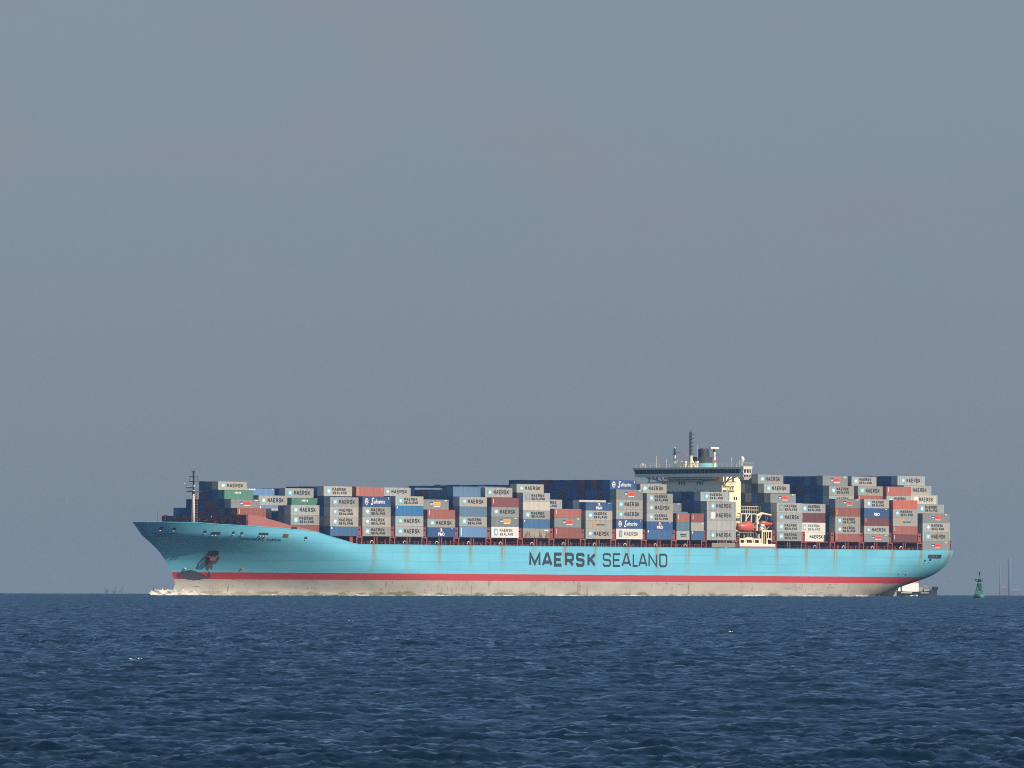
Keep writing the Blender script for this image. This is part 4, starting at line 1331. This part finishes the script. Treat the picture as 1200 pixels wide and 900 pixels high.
def emblem_parts(x, w, z0, z1, style):
    """square badge with a seven-pointed star, in unit height"""
    mb = MB()
    pts = [(x + w * a, z0 + (z1 - z0) * b) for a, b in ((.08, 0), (.92, 0), (1, .08), (1, .92), (.92, 1), (.08, 1), (0, .92), (0, .08))]
    mb.plate(pts, -0.03, 0.04)
    res = [('emblem', mb.mesh('emblem'), {'b': 'emblem_blue', 't': 'emblem_teal', 'w': 'letter_white'}[style], None)]
    if style != 'w':
        st = MB(); s_ = []
        cx, cz, rr_, zs = x + w / 2, (z0 + z1) / 2, w * (0.43 if style == 'b' else 0.40), (z1 - z0) / w
        if style == 'b':
            for i in range(14):
                a_ = math.pi / 2 + i * math.pi / 7; r_ = rr_ * 0.9 if i % 2 == 0 else rr_ * 0.45
                s_.append((cx + r_ * math.cos(a_), cz + r_ * math.sin(a_) * zs))
        else:
            s_ = [(cx - rr_ * .7, cz - rr_ * .75 * zs), (cx + rr_ * .7, cz - rr_ * .75 * zs), (cx + rr_ * .7, cz + rr_ * .75 * zs), (cx - rr_ * .7, cz + rr_ * .75 * zs)]
        st.plate(s_, -0.06, 0.03)
        res[0] = res[0][:3] + (('star', st.mesh('star'), 'letter_white' if style == 'b' else 'grey'),)
    return res

def decor(kd, L):
    o = 0.7 if L > 13 else 0.0
    res = []
    def text(items, m, bold=0.02, shear=0.0):
        mb = MB()
        for body, x, z, w, h in items:
            if body in ('MAERSK', 'SEALAND'):
                n = len(body); pitch = w / n; wt = (0.29 if bold > 0.02 else 0.25); k = 0
                for i, ch in enumerate(body):
                    for pl in GLYPH['m' if ch == 'M' else ch][1]:
                        x0, ww = x + o + i * pitch + wt / 2, pitch * 0.80 - wt
                        hh = h - wt * 0.62 / 2.75; th = wt * 0.62 / 2.75
                        L_, Q_ = ribbon([(a * ww, b * hh * 2.75) for a, b in pl], wt * 0.8)
                        vs = [(x0 + p.x, -0.035 - 0.006 * (k % 4), z + th / 2 + p.y / 2.75) for p in L_ + Q_]
                        m_ = len(L_)
                        mb.add(vs, [(q, q + 1, m_ + q + 1, m_ + q) for q in range(m_ - 1)]); k += 1
            else:
                put_text(mb, body, x + o, z, w, h, -0.035, bold, shear)
        res.append(('lettering', mb.mesh('lettering'), m, None))
    def bars(rects, m, name='mark', y=-0.035):
        many = len(rects) > 3
        mb = MB()
        for x0, x1, z0, z1 in rects:
            mb.box(x0 + o, x1 + o, y, y + 0.03, z0, z1)
            if not many: res.append((name, mb.mesh(name), m, None)); mb = MB()
        if many: res.append((name, mb.mesh(name), m, None))
    ld = 'letter_dark'
    if kd in ('M', 'MT', 'MC'):
        res += emblem_parts(1.1 + o, 2.05, 0.22, 0.80, 'w' if kd == 'MC' else 'b'); text([('MAERSK', 3.8, 0.31, 7.1, 0.42)], ld, 0.03)
    elif kd == 'MWE':
        res += emblem_parts(1.2 + o, 2.0, 0.16, 0.84, 'w'); text([('MAERSK', 3.8, 0.31, 7.1, 0.42)], ld, 0.03)
    elif kd in ('MS', 'MST', 'MK'):
        res += emblem_parts(1.1 + o, 2.1, 0.2, 0.82, 't' if kd == 'MK' else 'b'); text([('MAERSK', 3.7, 0.53, 6.1, 0.30), ('SEALAND', 3.8, 0.20, 6.2, 0.25)], ld, 0.012)
    elif kd == 'WM':
        res += emblem_parts(1.3 + o, 1.5, 0.2, 0.82, 't'); text([('MAERSK', 3.7, 0.32, 6.7, 0.38)], 'letter_faded', 0.012)
    elif kd == 'WMS':
        res += emblem_parts(1.3 + o, 1.5, 0.2, 0.82, 'b'); text([('MAERSK', 3.7, 0.53, 6.0, 0.28), ('SEALAND', 3.8, 0.20, 6.1, 0.24)], 'letter_faded', 0.0)
    elif kd == 'WMX':
        text([('MAERSK', 4.6, 0.32, 6.6, 0.40)], ld, 0.015)
    elif kd in ('HR', 'HY'):
        bars([(5.3, 8.5, 0.40, 0.74)], 'panel_red' if kd == 'HR' else 'panel_yellow', 'logo_panel')
        bars([(3.9, 5.28, 0.44, 0.74)], 'panel_navy', 'logo_panel')
        bars([(4.0, 5.0, 0.48, 0.60)], 'letter_white', 'mark', -0.065)
        bars([(5.5, 8.2, 0.27, 0.335), (10.3, 11.3, 0.83, 0.92)], 'letter_white')
        bars([(5.7 + i * 0.42, 5.95 + i * 0.42, 0.50, 0.64) for i in range(6)], 'flag_red' if kd == 'HR' else 'mark_orange', 'lettering', -0.065)
    elif kd in ('PO', 'PN'):
        text([('P&O', 4.7, 0.12, 2.9, 0.36)], 'letter_white', 0.05)
        if kd == 'PO':
            bars([(5.5, 6.9, 0.52, 0.66)], 'mark_orange'); bars([(5.9, 6.4, 0.66, 0.88), (5.6, 6.0, 0.80, 0.88)], 'letter_white')
        bars([(10.4, 11.2, 0.84, 0.89)], 'letter_white')
    elif kd == 'SF':
        text([('S', 3.6, 0.16, 1.4, 0.72), ('afmarine', 4.9, 0.30, 4.8, 0.42)], 'letter_white', 0.012, 0.35)
        mb = MB(); c = [(1.75 + 0.75 * math.cos(t), 0.5 + 0.33 * math.sin(t)) for t in np.linspace(0, 2 * math.pi, 15)[:-1]]
        mb.plate(c, -0.03, 0.03); res.append(('emblem', mb.mesh('emblem'), 'letter_white', None))
        bars([(1.35, 2.2, 0.52, 0.68)], 'panel_red', 'mark', -0.06); bars([(1.4, 2.1, 0.28, 0.42)], 'panel_navy', 'mark', -0.06)
        bars([(11.2, 11.35, 0.66, 0.92), (10.9, 11.35, 0.88, 0.93)], 'letter_white')
    elif kd in ('HL', 'HG'):
        mb = MB(); mb.plate([(3.2 + o, 0.28), (4.2 + o, 0.28), (4.9 + o, 0.75), (3.9 + o, 0.75)], -0.03, 0.03); res.append(('logo_panel', mb.mesh('logo_panel'), 'mark_orange', None))
        text([('Hapag-Lloyd', 5.0, 0.36, 3.9, 0.24)], ld, 0.03)
    elif kd in ('B', 'BB', 'BL', 'B2'):
        bars([(0.5, 0.95, 0.72, 0.92)] if kd != 'BL' else [(0.55, 1.0, 0.16, 0.88)], 'letter_white')
        if kd != 'B2': bars([(10.5, 11.3, 0.86, 0.91), (11.1, 11.35, 0.74, 0.80)], 'letter_faded')
    elif kd == 'BW':
        bars([(1.2 + i * 0.75, 1.7 + i * 0.75, 0.76, 0.93) for i in range(4)], 'letter_white', 'lettering'); bars([(11.0, 11.5, 0.86, 0.93)], 'letter_white')
        bars([(0.2, 1.0, 0.74, 0.93)], 'panel_red')
    elif kd == 'BS':
        bars([(11.2, 11.6, 0.84, 0.93), (10.8, 11.6, 0.89, 0.93)], 'letter_faded')
    elif kd in ('R', 'RS', 'MR'):
        bars([(0.75, 1.0, 0.38 + i * 0.085, 0.445 + i * 0.085) for i in range(6)], 'letter_white'); bars([(11.1, 11.35, 0.74, 0.82), (11.1, 11.3, 0.5, 0.58)], 'letter_faded')
    elif kd in ('RY', 'RR'):
        bars([(0.6, 0.95, 0.15 + i * 0.13, 0.24 + i * 0.13) for i in range(6)], 'letter_yellow')
        if kd == 'RR': bars([(11.0, 11.3, 0.52 + i * 0.13, 0.60 + i * 0.13) for i in range(3)], 'letter_yellow')
    elif kd in ('R2', 'MR2'):
        bars([(0.8, 1.05, 0.30, 0.82)], 'letter_white')
    elif kd == 'SM':
        bars([(0.7, 1.4, 0.40, 0.68)], 'emblem_blue', 'emblem'); bars([(1.7, 4.6, 0.53, 0.66), (2.0, 4.5, 0.36, 0.46)], ld, 'lettering')
    elif kd == 'GR':
        bars([(4.3 + i * 0.56, 4.68 + i * 0.56, 0.58 + 0.03 * (i % 2), 0.80) for i in range(5)], 'letter_white', 'lettering')
    elif kd == 'OR':
        bars([(0.8, 1.6, 0.86, 0.92)], 'letter_white')
    elif kd == 'RT':
        bars([(9.6, 11.3, 0.74, 0.86)], 'letter_white')
    elif kd == 'TN':
        bars([(5.0, 5.7, 0.84, 0.92)], 'letter_white')
    if L > 13 and kd in 'M MWE GP MS MT MST MC'.split():
        mb = MB()
        for x in (0.02, L - 0.52):
            mb = MB(); mb.box(x, x + 0.5, -0.02, 0.02, 0.01, 0.97)
            res.append(('end_frame', mb.mesh('end_frame'), 'frame_aqua', None))
    if L > 13 and kd in ('MC', 'MWE', 'M'):
        bars([(0.35 + i * 1.2, 0.42 + i * 1.2, 0.04, 0.95) for i in range(10)], 'letter_faded', 'rib', -0.01)
    return res

ORD = 'zeroth first second third fourth fifth sixth seventh eighth ninth tenth eleventh twelfth thirteenth fourteenth fifteenth sixteenth seventeenth eighteenth nineteenth twentieth twenty-first'.split()
PROTO = {}
def place(i):
    u, r, t, w0, w1, L, kd, bay = BOX[i]
    key = (kd, L)
    if key not in PROTO:
        body = bpy.data.objects.new('shipping_container', SHELL[L])
        if not SHELL[L].materials: SHELL[L].materials.append(None)
        body.material_slots[0].link = 'OBJECT'; body.material_slots[0].material = M[KIND[kd][0]]
        kids = []
        for nm, me, m, sub in decor(kd, L):
            me.materials.clear(); me.materials.append(M[m])
            c = bpy.data.objects.new(nm, me); g = None
            if sub:
                sub[1].materials.append(M[sub[2]]); g = bpy.data.objects.new(sub[0], sub[1])
            kids.append((c, g))
        PROTO[key] = (body, kids, [0])
    body, kids, used = PROTO[key]
    first = used[0] == 0; used[0] += 1
    o = body if first else body.copy()
    C.objects.link(o)
    o.location = ship_pt(u, -BEAM + ROW * (r - 1), w0); o.rotation_euler = SHIP_ROT; o.scale = (1, 1, w1 - w0)
    for c, g in kids:
        c2 = c if first else c.copy()
        C.objects.link(c2); c2.parent = o
        if g:
            g2 = g if first else g.copy()
            C.objects.link(g2); g2.parent = c2
    side = 'short stack at the side' if False else (('fore ' if (bay == 'M' and u < 214) else 'aft ') if L < 7 else '')
    where = 'port edge row' if r == 1 else ORD[r] + ' row inboard'
    lab = f"{KIND[kd][1]}, {side}{ORD[t + 1]} tier up, {where}, {ORD[ORDER.index(bay) + 1]} bay from bow"
    tag(o, lab, 'container', 'containers stacked on the ship')
for i in single:
    place(i)
rest = MB(); rest_m = []; names = []
sset = set(single)
for i, (u, r, t, w0, w1, L, kd, bay) in enumerate(BOX):
    if i in sset: continue
    m = KIND[kd][0]
    if m not in names: names.append(m)
    y = -BEAM + ROW * (r - 1)
    rest.box(u + 0.02, u + L - 0.02, y + 0.02, y + 2.42, w0 + 0.02, w1 - 0.03)
    rest_m += [names.index(m)] * 6
if rest.v:
    me = rest.mesh('stowed_containers', [M[m] for m in names])
    me.polygons.foreach_set('material_index', rest_m)
    o = bpy.data.objects.new('stowed_containers', me); C.objects.link(o)
    o.location = SHIP_M.to_translation(); o.rotation_euler = SHIP_ROT
    tag(o, 'mass of containers stowed deep inside the stacks, only slivers showing', 'containers', 'containers stacked on the ship', 'stuff')


# ------------------------------------------------------------------ water thrown up along the hull
def foam_strip(name, label, u0, u1, hgt, wid, n=60, seed=1, follow=True, yc=0.0):
    rng = random.Random(seed)
    vs, fs = [], []
    m_ = 5
    for i in range(n + 1):
        t = i / n
        u = u0 + (u1 - u0) * t
        env = hgt(t) * (0.65 + 0.7 * rng.random())
        wd = wid(t)
        b = half_b(u, 0.2) if follow else yc
        for j in range(m_ + 1):
            s_ = j / m_
            y = -(b - 0.15 + wd * s_)
            p = ship_pt(u, y, 0)
            z = sea_z(p.x, p.y) - 0.25 + (env + 0.25) * math.cos(s_ * math.pi / 2) ** 0.7 * (0.75 + 0.5 * rng.random() if j else 1)
            vs.append((p.x, p.y, z))
    for i in range(n):
        for j in range(m_):
            a = i * (m_ + 1) + j
            fs.append((a, a + 1, a + m_ + 2, a + m_ + 1))
    o = MB().add(vs, fs).build(name, M['foam'], None, True)
    return tag(o, label, 'foam', kind='stuff')
foam_strip('bow_wave', 'white foam thrown up by the ship stem', 4.5, 40, lambda t: 1.35 * math.exp(-((t - 0.30) / 0.22) ** 2) + 0.75 * math.exp(-((t - 0.06) / 0.10) ** 2) + 0.15, lambda t: 1.2 + 2.0 * t, 70, 3)
foam_strip('wash', 'thin line of foam along the waterline', 40, 329, lambda t: 0.10 + 0.16 * (math.sin(t * 63) > 0.5), lambda t: 1.0, 240, 5)

# ------------------------------------------------------------------ small boat beyond the stern
def at_px(x, d):
    return Vector(((x - 600) / F * d, d, 0))
p = at_px(1071, 2992); p.z = sea_z(p.x, p.y)
la = empty('work_launch', p, (0, 0, R(28)))
tag(la, 'low dark workboat with a white cabin passing under the ship stern', 'workboat')
mb = MB()
st = [(-8.2, 1.7, 1.9), (-7.6, 2.1, 1.7), (-3, 2.3, 1.5), (3, 2.3, 1.55), (6.4, 1.5, 2.0), (8.6, 0.1, 2.6)]
vs = []
for x, b, top in st: vs += [(x, -b * .8, -0.6), (x, -b, top), (x, b, top), (x, b * .8, -0.6)]
fs = []
for i in range(len(st) - 1):
    for j in range(4): fs.append((4 * i + j, 4 * i + (j + 1) % 4, 4 * i + 4 + (j + 1) % 4, 4 * i + 4 + j))
fs += [(0, 1, 2, 3), tuple(range(4 * len(st) - 4, 4 * len(st)))[::-1]]
mb.add(vs, fs); mb.build('boat_hull', M['launch_hull'], la)
mb = MB(); mb.box(-6.0, -2.0, -2.42, -2.3, 1.0, 1.25); mb.box(1.2, 4.2, -2.42, -2.25, 1.0, 1.2); mb.build('rubbing_strake', M['white_paint'], la)
mb = MB(); mb.box(-5.2, 0.9, -1.7, 1.7, 1.5, 4.2); mb.hexa([(-6.6, -1.3, 1.5), (-5.2, -1.3, 1.5), (-5.2, 1.3, 1.5), (-6.6, 1.3, 1.5)], [(-6.2, -1.2, 2.9), (-5.2, -1.2, 2.9), (-5.2, 1.2, 2.9), (-6.2, 1.2, 2.9)])
mb.box(-7.4, -5.2, -1.2, 1.2, 2.9, 3.1)
cab = mb.build('cabin', mat('launch_white_paint', (0.88, 0.86, 0.80), 0.4, 0.04, objvar=0.0, streak=0.04), la)
mb = MB(); mb.box(0.9, 0.96, -1.1, 1.1, 2.8, 3.7); mb.build('window', M['glass'], cab)
mb = MB(); mb.box(-1.6, 0.8, -1.2, 1.2, 4.2, 4.75); mb.build('cabin_top', M['mark_orange'], la)
mb = MB()
for x0, x1 in ((1.4, 2.4), (2.6, 1.8), (3.2, 3.4), (3.4, 4.8), (4.8, 5.4)): mb.bar((x0, -0.6, 1.6), (x1, -0.6, 3.1), 0.14, 5)
mb.bar((3.2, -0.6, 3.1), (5.0, -0.6, 3.1), 0.12, 5); mb.box(1.4, 2.6, -1.2, 1.0, 1.6, 2.9); mb.box(3.2, 5.2, -1.1, 0.9, 1.6, 2.3)
mb.build('deck_gear', M['galv'], la)
mb = MB(); mb.box(7.2, 8.8, -0.5, 0.5, 2.2, 3.1); mb.lathe([(0.5, 0), (0.5, 0.7)], (8.4, 0, 2.0), 10); mb.build('bow_fender', M['rubber_and_shade'], la)
mb = MB(); mb.bar((-6.4, -0.8, -0.2), (-6.4, -0.8, 2.9), 0.25, 6); mb.bar((-7.3, -0.6, -0.2), (-7.3, -0.6, 2.9), 0.2, 6); mb.build('stern_post', M['rust'], la)
mb = MB(); rr = random.Random(7)
for i in range(26):
    x = -9.6 + i * 0.42; h = 0.25 + 0.35 * rr.random()
    mb.lathe([(0.5, -0.2), (0.45, h * .6), (0.1, h)], (p.x + x * 0.9, p.y - 3.2 + rr.random(), p.z), 7)
tag(mb.build('boat_wash', M['foam'], None, True), 'white water churned beside the small workboat', 'foam', kind='stuff')

rr = random.Random(31)
mb = MB()
for i in range(3):
    d = 300 + 2300 * rr.random() ** 1.8; a = rr.uniform(-0.052, 0.052)
    x, y = d * math.sin(a), d * math.cos(a); z = sea_z(x, y) + 0.10
    for q in range(rr.randint(2, 5)):
        L_ = rr.uniform(0.010, 0.030) * (d / 130) ** 0.8
        mb.lathe([(L_, -L_ * 0.4), (L_ * 0.8, 0.0), (L_ * 0.3, L_ * 0.3)], (x + rr.gauss(0, 0.13), y + rr.uniform(-0.1, 0.1), z + rr.uniform(-.02, .02)), 6)
tag(mb.build('whitecaps', M['foam'], None, True), 'tiny white flecks where small waves break', 'foam', kind='stuff')

# ------------------------------------------------------------------ green channel buoy
p = at_px(1147.6, 2150); p.z = sea_z(p.x, p.y)
bu = empty('channel_buoy', p, (R(1.5), R(1), R(20)))
bu.scale = (0.86, 0.86, 0.97)
tag(bu, 'green lattice channel buoy floating right of the stern', 'buoy')
fl = MB().lathe([(1.2, -0.7), (1.42, -0.2), (1.45, 0.1)], (0, 0, 0), 24).build('waterline_band', M['flag_red'], bu, True)
fl = MB().lathe([(1.45, 0.1), (1.42, 0.75), (1.2, 1.05), (0.3, 1.15)], (0, 0, 0), 24).build('float', M['gullgreen'], bu, True)
mb = MB()
for q in range(4):
    a = math.pi / 4 + q * math.pi / 2; a2 = a + math.pi / 2
    A_ = lambda t, ang: (math.cos(ang) * (1.15 - 0.68 * t), math.sin(ang) * (1.15 - 0.68 * t), 1.05 + 2.6 * t)
    mb.bar(A_(0, a), A_(1, a), 0.07, 5)
    for t in (0.33, 0.66, 1.0): mb.bar(A_(t, a), A_(t, a2), 0.045, 4)
    mb.bar(A_(0, a), A_(0.33, a2), 0.05, 4); mb.bar(A_(0.33, a), A_(0.66, a2), 0.05, 4); mb.bar(A_(0.66, a), A_(1, a2), 0.05, 4)
mb.build('lattice_tower', M['gullgreen'], bu)
mb = MB()
mb.hexa([(-0.62, -0.72, 1.9), (0.3, -0.85, 1.9), (0.3, -0.8, 1.9), (-0.62, -0.66, 1.9)], [(-0.4, -0.5, 3.3), (0.12, -0.55, 3.3), (0.12, -0.5, 3.3), (-0.4, -0.45, 3.3)])
mb.box(-0.35, 0.35, -0.3, 0.3, 2.5, 3.5)
mb.build('radar_reflector', M['dkgreen'], bu)
mb = MB(); mb.lathe([(0.75, 3.9), (0.8, 4.0), (0.8, 4.12)], (0, 0, 0), 14)
for q in range(8):
    a = q * math.pi / 4; mb.bar((0.78 * math.cos(a), 0.78 * math.sin(a), 4.0), (0.78 * math.cos(a), 0.78 * math.sin(a), 4.6), 0.05, 4)
mb.bar((-1.15, 0, 4.45), (0.9, 0, 4.45), 0.07, 4); mb.box(-1.25, -1.05, -0.2, 0.2, 4.2, 4.65); mb.box(-0.3, 0.3, -0.3, 0.3, 3.95, 4.6)
mb.build('platform', M['dkgreen'], bu)
mb = MB()
for dx in (-0.2, 0.2): mb.bar((dx, 0, 4.6), (dx * 0.4, 0, 5.7), 0.05, 4)
mb.lathe([(0.16, 5.55), (0.19, 5.6), (0.19, 6.25), (0.1, 6.35)], (0, 0, 0), 10)
mb.build('top_mark', M['dkgreen'], bu)

# ------------------------------------------------------------------ shore works far away, almost lost in the haze
def far_z(x, d): return sea_z((x - 600) / F * d, d)
D = 21000
for x, ytop, r0, r1, lab in ((1172.3, 661, 2.6, 1.1, 'slim tapering chimney, barely visible through the haze'), (1183.4, 655, 3.6, 3.2, 'thick tall chimney, rightmost, barely visible through the haze')):
    q = at_px(x, D); q.z = sea_z(q.x, q.y)
    top = EYE + (684.5 + 0.00216 * (x - 600) - ytop) * D / F - q.z
    o = MB().lathe([(r0, 0), (r1, top), (r1 * 0.8, top + 0.3)], (0, 0, 0), 16).build('chimney_stack', M['hazed_concrete'], None, True)
    o.location = q
    tag(o, lab, 'chimney', 'far chimneys on the right')
for x, w, ytop, lab in ((1176, 9, 687, 'low pale power house at the foot of the chimneys'), (1190, 12, 690, 'long low works building right of the chimneys')):
    q = at_px(x, D + 60); q.z = sea_z(q.x, q.y)
    top = EYE + (684.5 + 0.00216 * (x - 600) - ytop) * D / F - q.z
    hw = w / 2 * D / F
    mb = MB(); mb.box(-hw, hw, -15, 15, 0, top - 4); mb.hexa([(-hw, -15, top - 4), (hw, -15, top - 4), (hw, 15, top - 4), (-hw, 15, top - 4)], [(-hw * .7, -8, top), (hw * .5, -8, top), (hw * .5, 8, top), (-hw * .7, 8, top)])
    o = mb.build('power_house', M['brickfar']); o.location = q
    tag(o, lab, 'building')
D = 9000
def shore_crane(x, ytop, name, lab, cat):
    q = at_px(x, D); q.z = sea_z(q.x, q.y)
    top = EYE + (684.5 + 0.00216 * (x - 600) - ytop) * D / F - q.z
    return q, top
q, top = shore_crane(125.5, 689.5, 0, 0, 0)
mb = MB()
for x in (-1.1, 1.1): mb.bar((x, 0, 0), (x * 0.6, 0, top - 2.0), 0.4, 5)
mb.bar((-1.6, 0, top), (2.6, 0, top - 2.8), 0.45, 5); mb.box(-1.0, 1.2, -1, 1, top - 3.0, top - 1.8)
o = mb.build('quay_crane', M['teal']); o.location = q; tag(o, 'small quay crane with sloping jib, leftmost on the horizon', 'crane')
q, top = shore_crane(136, 688, 0, 0, 0)
mb = MB()
for x in (-1.9, 0.2): mb.bar((x, 0, 0), (x, 0, top - (2.5 if x < 0 else 0)), 0.42, 5)
mb.bar((-1.3, 0, top), (1.6, 0, top), 0.35, 5); mb.box(-2.2, 0.4, -0.8, 0.8, top - 4.6, top - 3.8)
o = mb.build('quay_crane', M['teal']); o.location = q; tag(o, 'thin upright quay crane with flat T shaped top, on the left horizon', 'crane')
q, top = shore_crane(141.5, 690, 0, 0, 0)
mb = MB(); mb.bar((1.2, 0, 0), (1.2, 0, top), 0.3, 5); mb.bar((1.2, 0, top - 1.5), (-1.6, 0, top - 3), 0.35, 5); mb.bar((1.2, 0, top), (4.4, 0, top + 5), 0.25, 5)
o = mb.build('quay_crane', M['teal']); o.location = q; tag(o, 'faint quay crane with raised boom, nearest the bow on the left horizon', 'crane')
q, top = shore_crane(180.3, 686, 0, 0, 0)
be = MB().lathe([(0.45, 0), (0.35, top - 1.6)], (0, 0, 0), 8).build('harbour_beacon', M['mast_dark']); be.location = q
tag(be, 'slim harbour beacon with a red lantern rising beside the bow wave', 'beacon')
MB().lathe([(0.3, top - 1.6), (0.6, top - 1.4), (0.6, top - 0.3), (0.2, top)], (0, 0, 0), 8).build('lantern', M['flag_red'], be)

# ------------------------------------------------------------------ haze over the water
hz = MB().box(-25500, 25500, -25500, 25500, -2 * 25500 ** 2 / (2 * RE) - 1.0, 72.0)
mh = bpy.data.materials.new('haze_air'); mh.use_nodes = True
hn = mh.node_tree.nodes
hn.remove(hn['Principled BSDF'])
pv = hn.new('ShaderNodeVolumePrincipled')
pv.inputs['Color'].default_value = HAZE_COLOR + (1,)
pv.inputs['Absorption Color'].default_value = HAZE_ABSORB + (1,)
pv.inputs['Density'].default_value = HAZE_DENSITY
mh.node_tree.links.new(pv.outputs['Volume'], hn['Material Output'].inputs['Volume'])
ho = hz.build('haze', mh)
tag(ho, 'pale blue haze in the air over the sea', 'haze', kind='stuff')
